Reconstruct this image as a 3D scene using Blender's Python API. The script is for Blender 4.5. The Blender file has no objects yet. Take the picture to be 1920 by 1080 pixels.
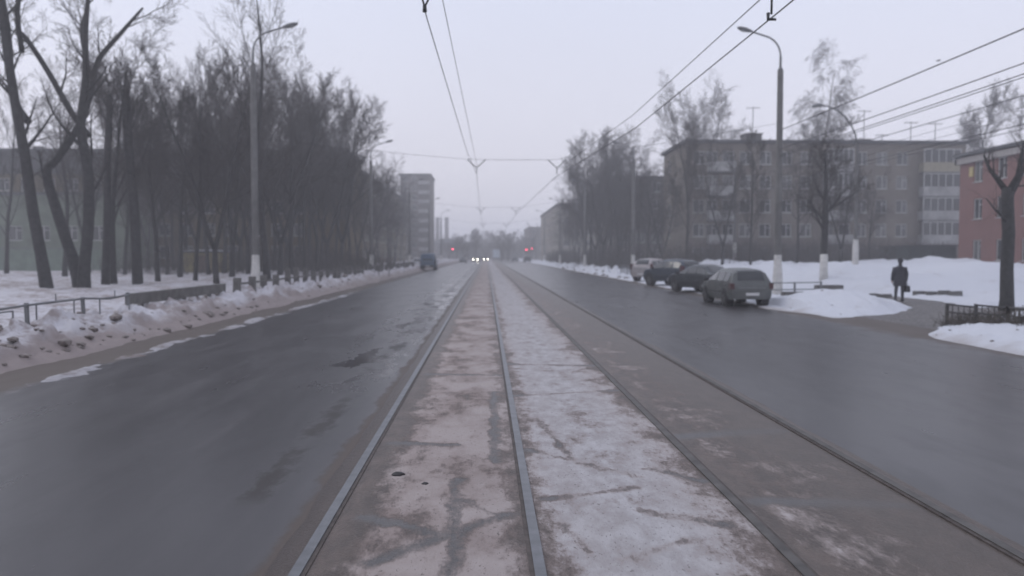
import bpy, bmesh, math, random
from mathutils import Vector, Matrix, noise
R = math.radians
random.seed(7)
scene = bpy.context.scene
COL = scene.collection

# ------------------------------------------------------------------ camera, sky, sun, exposure
F = 1500.0            # focal length in photo pixels (1920 wide)
VX, VY = 912.0, 478.0 # vanishing point of the street in the photo
CAMH = 2.0
cam_d = bpy.data.cameras.new('camera')
cam = bpy.data.objects.new('camera', cam_d); COL.objects.link(cam)
cam_d.sensor_width = 36.0
cam_d.lens = F/1920*36
cam_d.clip_end = 5000
cam_d.clip_start = 0.05
cam.location = (0, 0, CAMH)
cam.rotation_euler = (R(90) - math.atan((540-VY)/F), 0, -math.atan((960-VX)/F))
cam_d.dof.use_dof = True
cam_d.dof.focus_distance = 6.5
cam_d.dof.aperture_fstop = 1.2
scene.camera = cam

SUN_EL, SUN_AZ = 38.0, -60.0     # overcast: only a faint direction
world = bpy.data.worlds.new('World'); scene.world = world; world.use_nodes = True
wn = world.node_tree; wn.nodes.clear()
w_out = wn.nodes.new('ShaderNodeOutputWorld'); w_bg = wn.nodes.new('ShaderNodeBackground')
w_sky = wn.nodes.new('ShaderNodeTexSky'); w_sky.sky_type = 'NISHITA'; w_sky.sun_disc = False
w_sky.sun_elevation = R(SUN_EL); w_sky.sun_rotation = R(SUN_AZ)
w_sky.air_density = 1.0; w_sky.dust_density = 6.0; w_sky.ozone_density = 1.0
w_hsv = wn.nodes.new('ShaderNodeHueSaturation'); w_hsv.inputs['Saturation'].default_value = 0.12
w_mix = wn.nodes.new('ShaderNodeMix'); w_mix.data_type = 'RGBA'; w_mix.inputs['Factor'].default_value = 0.9
w_tc = wn.nodes.new('ShaderNodeTexCoord'); w_sp = wn.nodes.new('ShaderNodeSeparateXYZ'); w_gr = wn.nodes.new('ShaderNodeValToRGB')
w_cn = wn.nodes.new('ShaderNodeTexNoise'); w_cn.inputs['Scale'].default_value = 2.2; w_cn.inputs['Detail'].default_value = 3
w_mr = wn.nodes.new('ShaderNodeMapRange'); w_mr.inputs['To Min'].default_value = 10.0; w_mr.inputs['To Max'].default_value = 11.3
w_gr.color_ramp.elements[0].position = 0.0; w_gr.color_ramp.elements[0].color = (.89, .855, .925, 1)
w_gr.color_ramp.elements[1].position = 0.30; w_gr.color_ramp.elements[1].color = (.75, .79, .955, 1)
w_sc = wn.nodes.new('ShaderNodeVectorMath'); w_sc.operation = 'SCALE'
wn.links.new(w_tc.outputs['Generated'], w_sp.inputs[0]); wn.links.new(w_sp.outputs['Z'], w_gr.inputs[0])
wn.links.new(w_tc.outputs['Generated'], w_cn.inputs['Vector']); wn.links.new(w_cn.outputs['Fac'], w_mr.inputs[0])
wn.links.new(w_gr.outputs[0], w_sc.inputs[0]); wn.links.new(w_mr.outputs[0], w_sc.inputs['Scale']); wn.links.new(w_sc.outputs[0], w_mix.inputs['B'])
w_bg.inputs['Strength'].default_value = 0.1
wn.links.new(w_sky.outputs['Color'], w_hsv.inputs['Color'])
wn.links.new(w_hsv.outputs['Color'], w_mix.inputs['A'])
wn.links.new(w_mix.outputs['Result'], w_bg.inputs['Color'])
wn.links.new(w_bg.outputs['Background'], w_out.inputs['Surface'])

sun_d = bpy.data.lights.new('sun', 'SUN'); sun_d.energy = 0.5; sun_d.angle = R(25); sun_d.color = (1.0, 0.96, 0.92)
sun = bpy.data.objects.new('sun', sun_d); COL.objects.link(sun)
sun.rotation_euler = (R(90-SUN_EL), 0, R(-SUN_AZ+180))
scene.view_settings.view_transform = 'Standard'
scene.view_settings.look = 'None'
scene.view_settings.exposure = 0.0
scene.view_settings.gamma = 1.0
scene.view_settings.use_curve_mapping = False
scene.cycles.volume_bounces = 2
scene.cycles.max_bounces = 6
HAZE = 0.0022

# ------------------------------------------------------------------ helpers
def PX(px, d): return (px-VX)/F*d
def PZ(py, d): return CAMH + (VY-py)/F*d
def P(px, py, d): return Vector((PX(px, d), d, PZ(py, d)))

class NT:
    def __init__(s, name):
        s.m = bpy.data.materials.new(name); s.m.use_nodes = True
        s.t = s.m.node_tree; s.b = s.t.nodes['Principled BSDF']
        s._co = None
    def n(s, typ, **kw):
        nd = s.t.nodes.new(typ)
        for k, v in kw.items(): setattr(nd, k, v)
        return nd
    def put(s, v, sock):
        if v is None: return
        if hasattr(v, 'links') or isinstance(v, bpy.types.NodeSocket): s.t.links.new(v, sock)
        elif isinstance(v, tuple) and len(v) == 3 and sock.type == 'RGBA': sock.default_value = (*v, 1)
        else: sock.default_value = v
    @property
    def co(s):
        if s._co is None: s._co = s.n('ShaderNodeTexCoord').outputs['Object']
        return s._co
    @property
    def pos(s):
        return s.n('ShaderNodeNewGeometry').outputs['Position']
    def math(s, op, a, b=0.0, c=0.0, clamp=False):
        nd = s.n('ShaderNodeMath', operation=op, use_clamp=clamp)
        s.put(a, nd.inputs[0]); s.put(b, nd.inputs[1]); s.put(c, nd.inputs[2]); return nd.outputs[0]
    def sep(s, v):
        nd = s.n('ShaderNodeSeparateXYZ'); s.put(v, nd.inputs[0]); return nd.outputs
    def scale(s, v, sc):
        nd = s.n('ShaderNodeVectorMath', operation='MULTIPLY'); s.put(v, nd.inputs[0]); nd.inputs[1].default_value = sc; return nd.outputs[0]
    def noise(s, v, sc, det=4, rough=.55, dist=0):
        nd = s.n('ShaderNodeTexNoise'); s.put(v, nd.inputs['Vector']); nd.inputs['Scale'].default_value = sc
        nd.inputs['Detail'].default_value = det; nd.inputs['Roughness'].default_value = rough; nd.inputs['Distortion'].default_value = dist
        return nd.outputs['Fac']
    def ramp(s, f, stops, interp='LINEAR'):
        nd = s.n('ShaderNodeValToRGB'); cr = nd.color_ramp; cr.interpolation = interp
        while len(cr.elements) < len(stops): cr.elements.new(0.5)
        for e, (p, c) in zip(cr.elements, stops):
            e.position = p; e.color = (*c, 1) if isinstance(c, tuple) else (c, c, c, 1)
        s.put(f, nd.inputs[0]); return nd.outputs[0]
    def rng(s, f, a, b, c=0., d=1., smooth=True):
        nd = s.n('ShaderNodeMapRange'); nd.interpolation_type = 'SMOOTHSTEP' if smooth else 'LINEAR'
        s.put(f, nd.inputs[0])
        for i, v in enumerate((a, b, c, d)): nd.inputs[i+1].default_value = v
        return nd.outputs[0]
    def mix(s, f, a, b):
        nd = s.n('ShaderNodeMix', data_type='RGBA'); s.put(f, nd.inputs['Factor']); s.put(a, nd.inputs['A']); s.put(b, nd.inputs['B']); return nd.outputs['Result']
    def bump(s, h, strength=.4, dist=.02):
        nd = s.n('ShaderNodeBump'); s.put(h, nd.inputs['Height']); nd.inputs['Strength'].default_value = strength; nd.inputs['Distance'].default_value = dist
        s.t.links.new(nd.outputs[0], s.b.inputs['Normal'])
    def col(s, v): s.put(v, s.b.inputs['Base Color'])
    def rough(s, v): s.put(v, s.b.inputs['Roughness'])
    def spec(s, v): s.put(v, s.b.inputs['Specular IOR Level'])

MATS = {}
def plain(name, c, rough=.7, metal=0., var=.25, sc=3.0, spec=.4, emit=None, bumpd=0):
    """Base colour with soft noise variation."""
    if name in MATS: return MATS[name]
    m = NT(name)
    nz = m.noise(m.co, sc, 5, .6)
    lo = tuple(x*(1-var) for x in c); hi = tuple(min(1, x*(1+var)) for x in c)
    m.col(m.ramp(nz, [(.3, lo), (.7, hi)])); m.rough(rough); m.b.inputs['Metallic'].default_value = metal; m.spec(spec)
    if bumpd: m.bump(nz, .5, bumpd)
    if emit:
        m.b.inputs['Emission Color'].default_value = (*emit[0], 1); m.b.inputs['Emission Strength'].default_value = emit[1]
    MATS[name] = m.m
    return m.m

class MB:
    """Collects shapes, then links them as ONE mesh object."""
    def __init__(s): s.v = []; s.f = []
    def quad(s, a, b, c, d):
        i = len(s.v); s.v += [tuple(a), tuple(b), tuple(c), tuple(d)]; s.f.append((i, i+1, i+2, i+3)); return s
    def poly(s, pts):
        i = len(s.v); s.v += [tuple(p) for p in pts]; s.f.append(tuple(range(i, i+len(pts)))); return s
    def box(s, x0, x1, y0, y1, z0, z1, M=None):
        i = len(s.v)
        pts = [(x0,y0,z0),(x1,y0,z0),(x1,y1,z0),(x0,y1,z0),(x0,y0,z1),(x1,y0,z1),(x1,y1,z1),(x0,y1,z1)]
        if M is not None: pts = [tuple(M @ Vector(p)) for p in pts]
        s.v += pts
        for q in ((3,2,1,0),(4,5,6,7),(0,1,5,4),(1,2,6,5),(2,3,7,6),(3,0,4,7)): s.f.append(tuple(i+k for k in q))
        return s
    def tube(s, pts, rads, n=6, cap=True):
        pts = [Vector(p) for p in pts]
        if not isinstance(rads, (list, tuple)): rads = [rads]*len(pts)
        i0 = len(s.v); m = len(pts)
        up = Vector((0.31, 0.17, 0.93)); a0 = None
        for k in range(m):
            t = pts[min(k+1, m-1)] - pts[max(k-1, 0)]
            if t.length < 1e-9: t = Vector((0, 0, 1))
            t.normalize()
            if a0 is None:
                a = t.cross(up)
                if a.length < .05: a = t.cross(Vector((1, 0, 0)))
            else: a = a0 - t*a0.dot(t)
            a.normalize(); a0 = a; b = t.cross(a)
            r = rads[k]; p = pts[k]
            for j in range(n):
                w = 2*math.pi*j/n; q = p + a*(r*math.cos(w)) + b*(r*math.sin(w)); s.v.append((q.x, q.y, q.z))
        for k in range(m-1):
            for j in range(n):
                j2 = (j+1) % n; s.f.append((i0+k*n+j, i0+k*n+j2, i0+(k+1)*n+j2, i0+(k+1)*n+j))
        if cap and n > 2:
            s.f.append(tuple(i0+j for j in reversed(range(n)))); s.f.append(tuple(i0+(m-1)*n+j for j in range(n)))
        return s
    def lathe(s, prof, n=12, c=(0, 0, 0), axis='z'):
        i0 = len(s.v)
        for r, h in prof:
            for j in range(n):
                w = 2*math.pi*j/n; x, y = r*math.cos(w), r*math.sin(w)
                p = (x, y, h) if axis == 'z' else (h, x, y)
                s.v.append((p[0]+c[0], p[1]+c[1], p[2]+c[2]))
        for k in range(len(prof)-1):
            for j in range(n):
                j2 = (j+1) % n; s.f.append((i0+k*n+j, i0+k*n+j2, i0+(k+1)*n+j2, i0+(k+1)*n+j))
        s.f.append(tuple(i0+j for j in reversed(range(n)))); s.f.append(tuple(i0+(len(prof)-1)*n+j for j in range(n)))
        return s
    def grid(s, rows):
        i0 = len(s.v); nx = len(rows[0])
        for r in rows: s.v += [tuple(p) for p in r]
        for a in range(len(rows)-1):
            for b in range(nx-1): s.f.append((i0+a*nx+b, i0+a*nx+b+1, i0+(a+1)*nx+b+1, i0+(a+1)*nx+b))
        return s
    def mesh(s, name, smooth=None, fix=False):
        me = bpy.data.meshes.new(name); me.from_pydata(s.v, [], s.f)
        if fix:
            bm = bmesh.new(); bm.from_mesh(me); bmesh.ops.recalc_face_normals(bm, faces=bm.faces[:]); bm.to_mesh(me); bm.free()
        if smooth is not None:
            for p in me.polygons: p.use_smooth = True
            if smooth < 180: me.set_sharp_from_angle(angle=R(smooth))
        me.update(); return me
    def build(s, name, mat, parent=None, smooth=None, fix=False, loc=None):
        return link(name, s.mesh(name, smooth, fix), mat, parent, loc)

def link(name, me, mat=None, parent=None, loc=None):
    if mat is not None and not me.materials: me.materials.append(mat)
    o = bpy.data.objects.new(name, me); COL.objects.link(o)
    if parent is not None: o.parent = parent
    if loc is not None: o.location = loc
    return o
def tag(o, label=None, cat=None, group=None, kind=None):
    if label: o['label'] = label
    if cat: o['category'] = cat
    if group: o['group'] = group
    if kind: o['kind'] = kind
    return o
def thing(name, label, cat, loc=(0, 0, 0), rz=0, group=None):
    o = bpy.data.objects.new(name, None); COL.objects.link(o); o.empty_display_size = .2
    o.location = loc; o.rotation_euler = (0, 0, rz)
    return tag(o, label, cat, group)
CHILD = {}
def kids(o): return [c for c in o.children]
def copy_tree(o, parent=None):
    c = o.copy(); COL.objects.link(c); c.parent = parent
    for ch in kids(o): copy_tree(ch, c)
    return c
def fbm(x, y, z=0.0, o=4): return noise.fractal(Vector((x, y, z)), 0.9, 2.0, o)   # about -1..1
def sst(a, b, x):
    t = max(0., min(1., (x-a)/(b-a))); return t*t*(3-2*t)
ORD = ['first','second','third','fourth','fifth','sixth','seventh','eighth','ninth','tenth','eleventh','twelfth','thirteenth','fourteenth','fifteenth','sixteenth','seventeenth','eighteenth','nineteenth','twentieth']

# ------------------------------------------------------------------ surface materials
def mat_asphalt():
    m = NT('wet_asphalt'); p = m.pos; x, y, z = m.sep(p)
    big = m.noise(m.scale(p, (1, .22, 1)), .55, 4, .55)
    fine = m.noise(m.scale(p, (1, .6, 1)), 75, 4, .75)
    streak = m.noise(m.scale(p, (1, .06, 1)), 2.3, 4, .6)
    c = m.mix(m.rng(big, .35, .68), (.034, .031, .033), (.041, .0375, .040))
    c = m.mix(m.math('MULTIPLY', m.rng(fine, .45, .75), .35), c, (.075, .070, .072))
    c = m.mix(m.math('MULTIPLY', m.rng(streak, .48, .8), .5), c, (.080, .073, .075))
    # brown mud along both kerbs and beside the track
    w = m.math('MULTIPLY', m.math('SUBTRACT', m.noise(m.scale(p, (1, .5, 1)), 1.6, 5, .65), .5), 1.5)
    xw = m.math('ADD', x, w)
    mudL = m.rng(m.math('ADD', x, m.math('MULTIPLY', w, .5)), -6.85, -7.15)
    mudR = m.rng(xw, 9.9, 10.7)
    mudT = m.rng(m.math('ADD', x, m.math('MULTIPLY', w, .30)), -1.52, -1.42)
    blot = m.math('MULTIPLY', m.rng(m.noise(m.scale(p, (1, .35, 1)), 1.05, 5, .6), .60, .645),
                  m.math('MULTIPLY', m.rng(x, -3.6, -2.6), m.rng(x, -1.4, -1.9)))
    mud = m.math('MAXIMUM', m.math('MAXIMUM', mudL, mudR), m.math('MULTIPLY', mudT, m.rng(x, -.3, -.5)))
    rag = m.noise(m.scale(p, (1, .45, 1)), 4.0, 6, .7)
    sx = m.math('ABSOLUTE', m.math('ADD', m.math('ADD', x, 1.93), m.math('MULTIPLY', m.math('SUBTRACT', rag, .5), .5)))
    strip = m.math('MULTIPLY', m.rng(sx, .02, .19, .85, 0.), m.math('MULTIPLY', m.rng(y, 6.2, 6.8), m.rng(y, 11.8, 10.8)))
    strip = m.math('MULTIPLY', strip, m.rng(m.noise(m.scale(p, (.8, .6, 1)), 1.6, 5, .65), .36, .54))
    sx2 = m.math('ABSOLUTE', m.math('ADD', m.math('ADD', x, 2.0), m.math('MULTIPLY', m.math('SUBTRACT', rag, .5), .9)))
    strip2 = m.math('MULTIPLY', m.math('MULTIPLY', m.rng(sx2, .08, .28, .9, 0.), m.rng(y, 12, 14)), m.rng(m.noise(m.scale(p, (.6, .35, 1)), 1.6, 5, .65), .47, .60))
    strip = m.math('MAXIMUM', strip, m.math('MULTIPLY', strip2, .8))
    pud = m.math('MULTIPLY', m.math('MULTIPLY', m.rng(x, -3.2, -2.2), m.rng(x, -1.5, -1.7)), m.math('MULTIPLY', m.rng(y, 11, 15), m.rng(m.noise(m.scale(p, (1, .3, 1)), 1.8, 5, .6), .50, .54)))
    c = m.mix(mud, c, m.mix(fine, (.060, .047, .040), (.105, .082, .070)))
    c = m.mix(strip, c, m.mix(rag, (.016, .013, .012), (.034, .027, .024)))
    mud = m.math('MAXIMUM', mud, strip)
    m.col(c)
    wet = m.rng(m.noise(m.scale(p, (1, .3, 1)), 1.3, 5, .6), .42, .66)
    r = m.math('ADD', m.math('MULTIPLY', wet, .06), m.math('MULTIPLY_ADD', streak, .05, .255))
    r = m.math('ADD', r, m.math('MULTIPLY', mud, .35))
    r = m.math('MULTIPLY_ADD', pud, -.20, r)
    m.rough(r); m.spec(.38)
    return m.m

RAILS = (-1.19, 0.335, 1.99, 3.515)
def mat_track():
    m = NT('track_bed'); p = m.pos; x, y, z = m.sep(p)
    # lateral profile of how much packed snow lies there, x from -2 to 4.4
    xn = m.math('DIVIDE', m.math('ADD', x, 2.0), 6.4)
    def q(v): return (v+2.0)/6.4
    prof = m.ramp(xn, [(q(-1.35), .02), (q(-1.02), .10), (q(-.78), .60), (q(0.0), .74), (q(.24), .42), (q(.44), .46), (q(.62), .84), (q(1.45), .80), (q(1.88), .46), (q(2.1), .14), (q(2.3), .32), (q(2.65), .26), (q(3.0), .14), (q(3.5), .02)])
    n1 = m.noise(m.scale(p, (1, .55, 1)), 1.4, 6, .64); n2 = m.noise(m.scale(p, (1, .45, 1)), 5.0, 7, .72); n3 = m.noise(m.scale(p, (1, .42, 1)), 30, 5, .75)
    cross = m.noise(m.scale(p, (.5, 1.25, 1)), 2.6, 6, .72)
    s = m.math('ADD', prof, m.math('MULTIPLY', m.math('SUBTRACT', n1, .5), 1.25))
    s = m.math('ADD', s, m.math('MULTIPLY', m.math('SUBTRACT', n2, .5), .95))
    s = m.math('ADD', s, m.math('MULTIPLY', m.math('SUBTRACT', cross, .5), m.rng(y, 7, 14, .25, .9)))
    s = m.math('ADD', s, m.math('MULTIPLY', m.math('SUBTRACT', n3, .5), .7))
    # bare wet streaks: joints and tyre marks, as line segments (x0,y0,x1,y1,half width)
    segs = [(-.94, 6.0, -.22, 5.57, .05), (-.75, 5.1, .145, 6.05, .06), (-.27, 7.0, -.19, 4.2, .05), (-.25, 6.45, .1, 5.96, .045), (.10, 11.5, .07, 7.6, .05),
            (.63, 9.6, .83, 7.65, .04), (.42, 8.06, 1.35, 7.03, .05), (.50, 6.42, 1.24, 6.7, .05), (.57, 5.8, .66, 5.25, .035), (.92, 5.1, 1.37, 5.43, .05), (1.2, 6.1, 1.75, 5.75, .06),
            (1.5, 7.3, 1.9, 6.9, .06), (-1.0, 8.4, -.3, 8.3, .05), (2.1, 8.6, 3.3, 8.9, .10), (2.2, 6.3, 3.3, 6.2, .08), (.4, 11.2, 1.9, 11.6, .05), (.4, 14.5, 1.9, 14.2, .07), (-1, 13.3, .25, 13.1, .06)]
    warp = m.math('MULTIPLY', m.math('SUBTRACT', m.noise(m.scale(p, (1, .5, 1)), 5.5, 6, .7), .5), .26)
    xx = m.math('ADD', x, warp); yy = m.math('ADD', y, m.math('MULTIPLY', warp, .7))
    tot = None
    for x0, y0, x1, y1, hw in segs:
        dx, dy = x1-x0, y1-y0; L2 = dx*dx+dy*dy
        t = m.math('ADD', m.math('MULTIPLY', xx, dx/L2), m.math('MULTIPLY_ADD', yy, dy/L2, -(x0*dx+y0*dy)/L2), clamp=True)
        ex = m.math('SUBTRACT', xx, m.math('MULTIPLY_ADD', t, dx, x0)); ey = m.math('SUBTRACT', yy, m.math('MULTIPLY_ADD', t, dy, y0))
        d = m.math('SQRT', m.math('ADD', m.math('MULTIPLY', ex, ex), m.math('MULTIPLY', ey, ey)))
        k = m.rng(d, hw*.1, hw*2.3, 1., 0.)
        tot = k if tot is None else m.math('MAXIMUM', tot, k)
    s = m.math('SUBTRACT', s, m.math('MULTIPLY', tot, m.rng(n2, .3, .65, .10, .50)))
    f = m.rng(s, .22, .62)
    # under the snow: wet grey concrete and brown sand
    base = m.mix(m.rng(n2, .35, .65), (.078, .062, .054), (.135, .105, .090))
    grey = m.mix(n3, (.085, .087, .092), (.14, .14, .142))
    base = m.mix(m.math('MULTIPLY', tot, .8), base, grey)
    base = m.mix(m.math('MULTIPLY', m.rng(x, 2.2, 3.0), .55), base, (.095, .080, .070))
    base = m.mix(m.rng(x, -1.05, -1.4), base, (.058, .044, .038))
    dirty = m.mix(m.rng(n1, .38, .62), (.262, .212, .195), (.365, .315, .298))
    clean = m.mix(m.rng(n2, .35, .7), (.33, .312, .315), (.47, .462, .475))
    whit = m.ramp(xn, [(q(-.9), .0), (q(.2), .16), (q(.5), .75), (q(1.2), .95), (q(1.85), .6), (q(2.2), .4), (q(3), .3)])
    snow = m.mix(m.math('MULTIPLY', whit, m.rng(s, .35, .8)), dirty, clean)
    c = m.mix(f, base, snow)
    spk = m.rng(m.noise(m.scale(p, (1, .4, 1)), 42, 3, .75), .62, .68)
    c = m.mix(m.math('MULTIPLY', spk, .75), c, (.09, .075, .068))
    m.col(c)
    m.rough(m.rng(f, 0, 1, .42, .85)); m.spec(.35)
    m.bump(m.math('ADD', m.math('MULTIPLY', f, .6), m.math('MULTIPLY', n3, .6)), .8, .03)
    return m.m

def mat_snow(name, clean, dirt, lo, hi, edge=None):
    """Old snow: clean colour, sandy dirt in patches; edge=(x at road, x clear) adds thrown grit near the road."""
    m = NT(name); p = m.pos; x, y, z = m.sep(p)
    n1 = m.noise(p, .9, 6, .62); n2 = m.noise(p, 5.5, 5, .68); n3 = m.noise(p, 28, 3, .7)
    k = m.math('ADD', m.math('MULTIPLY', n1, .6), m.math('MULTIPLY', n2, .4))
    f = m.rng(k, lo, hi)
    if edge:
        e = m.rng(m.math('ADD', x, m.math('MULTIPLY', m.math('SUBTRACT', n1, .5), 1.6)), edge[0], edge[1], 1., 0.)
        f = m.math('MAXIMUM', m.math('MULTIPLY', f, .8), m.math('MULTIPLY', e, .85))
    c = m.mix(f, clean, dirt)
    c = m.mix(m.math('MULTIPLY', m.rng(n3, .64, .74), .55), c, tuple(v*.45 for v in dirt))
    m.col(c); m.rough(.8); m.spec(.25)
    m.bump(m.math('ADD', n2, m.math('MULTIPLY', n3, .3)), .55, .05)
    return m.m
def mat_mud():
    m = NT('muddy_sand'); p = m.pos
    n1 = m.noise(p, 1.2, 5, .6); n2 = m.noise(p, 9, 5, .65)
    c = m.mix(m.rng(n1, .35, .65), (.048, .042, .040), (.10, .087, .080))
    c = m.mix(m.rng(n2, .62, .74), c, (.22, .205, .205))
    m.col(c); m.rough(m.rng(n2, .3, .7, .35, .75)); m.bump(n2, .5, .03)
    return m.m

M_ASPH = mat_asphalt(); M_TRACK = mat_track(); M_MUD = mat_mud()
M_SNOWL = mat_snow('roadside_snow_left', (.52, .51, .54), (.22, .175, .16), .44, .60, (-8.5, -9.3))
M_SNOWR = mat_snow('roadside_snow_right', (.57, .585, .63), (.36, .335, .33), .54, .74, (10.5, 11.3))
M_FIELD = mat_snow('snow_field', (.55, .555, .59), (.30, .26, .24), .5, .68)
M_CLOD = plain('dirty_ice', (.17, .145, .135), .6, var=.5, sc=9, bumpd=.02)
M_RAIL = plain('worn_rail_steel', (.17, .175, .185), .45, .5, var=.2, sc=6)
M_RAILB = plain('dirty_rail_steel', (.095, .088, .083), .6, .3, var=.35, sc=5)
M_GROOVE = plain('rail_groove_mud', (.075, .062, .056), .75, var=.4, sc=12)
M_BARK = plain('wet_bark', (.034, .033, .033), .85, var=.5, sc=5, bumpd=.02)
M_TWIG = plain('bare_twigs', (.060, .053, .050), .85, var=.3, sc=1.5)
M_BIRCH = plain('birch_bark', (.20, .19, .18), .8, var=.5, sc=6)
M_WHITEWASH = plain('whitewash', (.50, .49, .47), .8, var=.2, sc=4)
M_CONC = plain('grey_concrete', (.125, .123, .12), .85, var=.22, sc=3, bumpd=.004)
M_CONCD = plain('dark_concrete', (.115, .11, .105), .85, var=.3, sc=4, bumpd=.004)
M_STEEL = plain('painted_steel_grey', (.15, .155, .16), .5, .3, var=.2)
M_DARKMET = plain('dark_metal', (.04, .042, .045), .55, .3, var=.3)
M_WIRE = plain('wire_dark', (.05, .05, .055), .6, .3, var=.1)
M_GLASS = plain('window_glass', (.022, .025, .029), .08, var=.3, sc=.4, spec=.6)
M_CURT = plain('curtained_glass', (.10, .10, .10), .12, var=.5, sc=.8, spec=.6)
M_FRAME = plain('white_window_frame', (.45, .45, .44), .6, var=.15)
M_FRAMEB = plain('brown_window_frame', (.12, .085, .065), .6, var=.2)
M_TYRE = plain('tyre_rubber', (.018, .018, .019), .85, var=.3)
M_RIM = plain('wheel_rim', (.20, .20, .21), .45, .6, var=.2)
M_BLACK = plain('black_plastic', (.02, .02, .022), .6, var=.2)
M_REDL = plain('red_tail_lens', (.060, .014, .017), .3, var=.1)
M_HEADL = plain('clear_lamp_lens', (.35, .36, .38), .12, var=.1)
M_PLATE = plain('plate_white', (.55, .55, .55), .5, var=.05)
M_HAZE = None

# ------------------------------------------------------------------ ground, road, track
Y0, Y1 = -8.0, 1080.0
g = MB().quad((-700, Y0, -.06), (700, Y0, -.06), (700, 1150, -.06), (-700, 1150, -.06)).build('ground', M_FIELD); tag(g, kind='structure')
road = MB().quad((-9.6, Y0, 0), (12.4, Y0, 0), (12.4, Y1, 0), (-9.6, Y1, 0)).build('road', M_ASPH); tag(road, kind='structure')
side = MB().poly([(12.0, 19.6, .004), (14.2, 21.4, .004), (17.0, 23.6, .004), (21, 26.4, .004), (30, 29.0, .004), (30, 32.0, .004), (21, 30.6, .004),
                  (19.6, 33.5, .004), (20.0, 40, .004), (17.4, 40, .004), (17.0, 34, .004), (15.2, 29.4, .004), (13.0, 27.8, .004), (12.0, 27.2, .004)]).build('side_path', M_MUD); tag(side, kind='structure')

tb = MB()
rows = []
yy = Y0
while yy < Y1:
    rows.append([(xx + .05*fbm(xx*2, yy*.8)*(1 if xx in (-1.38, 3.68) else 0), yy, .005 + (.012 if -1.1 < xx < 3.4 else 0)) for xx in (-1.38, -1.26, -1.0, -.4, .2, .45, 1.2, 1.85, 2.1, 2.8, 3.4, 3.68)])
    yy += .5 if yy < 40 else 8
tb.grid(rows); track = tb.build('tram_track_bed', M_TRACK, smooth=60); tag(track, kind='structure')
for rx in RAILS:
    s = 1 if rx in (RAILS[0], RAILS[2]) else -1    # groove on the gauge side
    MB().box(rx-.036, rx+.036, Y0, Y1, -.05, .028).build('rail', M_RAIL if rx < 1 else M_RAILB, track)
    a, b = sorted((rx+s*.036, rx+s*.066)); MB().box(a, b, Y0, Y1, -.05, .0195).build('rail_groove', M_GROOVE, track)

# snow beside the road: height fields
def steps(a, b, st):
    n = max(1, int(round(abs(b-a)/st))); return [a+(b-a)*i/n for i in range(n)]
def ylist(y0, y1, k):
    out = [y0]
    while out[-1] < y1: out.append(out[-1]*(1+k) if out[-1] > 9 else out[-1]+9*k)
    return out
def hL(x, y):
    e = -7.95 + .28*fbm(x*.25, y*.33, 3) + .10*fbm(x, y*1.4, 8)
    d = e - x                                      # metres in from the snow's edge
    h = -.10 + .18*sst(-.1, .35, d) + .36*sst(.2, 1.4, d) - .12*sst(1.9, 3.2, d)
    lump = max(0, fbm(x*1.7, y*1.25, 1))*.42*sst(.25, .9, d)*(1-.75*sst(2.2, 3.5, d))
    h += lump + .075*fbm(x*4, y*3.4, 2)*sst(.1, .4, d)
    h += sst(3.5, 9, d)*(.12 + .16*fbm(x*.22, y*.2, 5))
    return h
xs = steps(-6.9, -10.8, .075)+steps(-10.8, -15, .2)+steps(-15, -40, .8)+steps(-40, -130, 4)+[-130]
ys = ylist(4, 560, .0095)
s1 = MB().grid([[(x, y, hL(x, y)) for x in xs] for y in ys]).build('snow_bank_left', M_SNOWL, smooth=180, fix=True); tag(s1, kind='structure')

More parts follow.
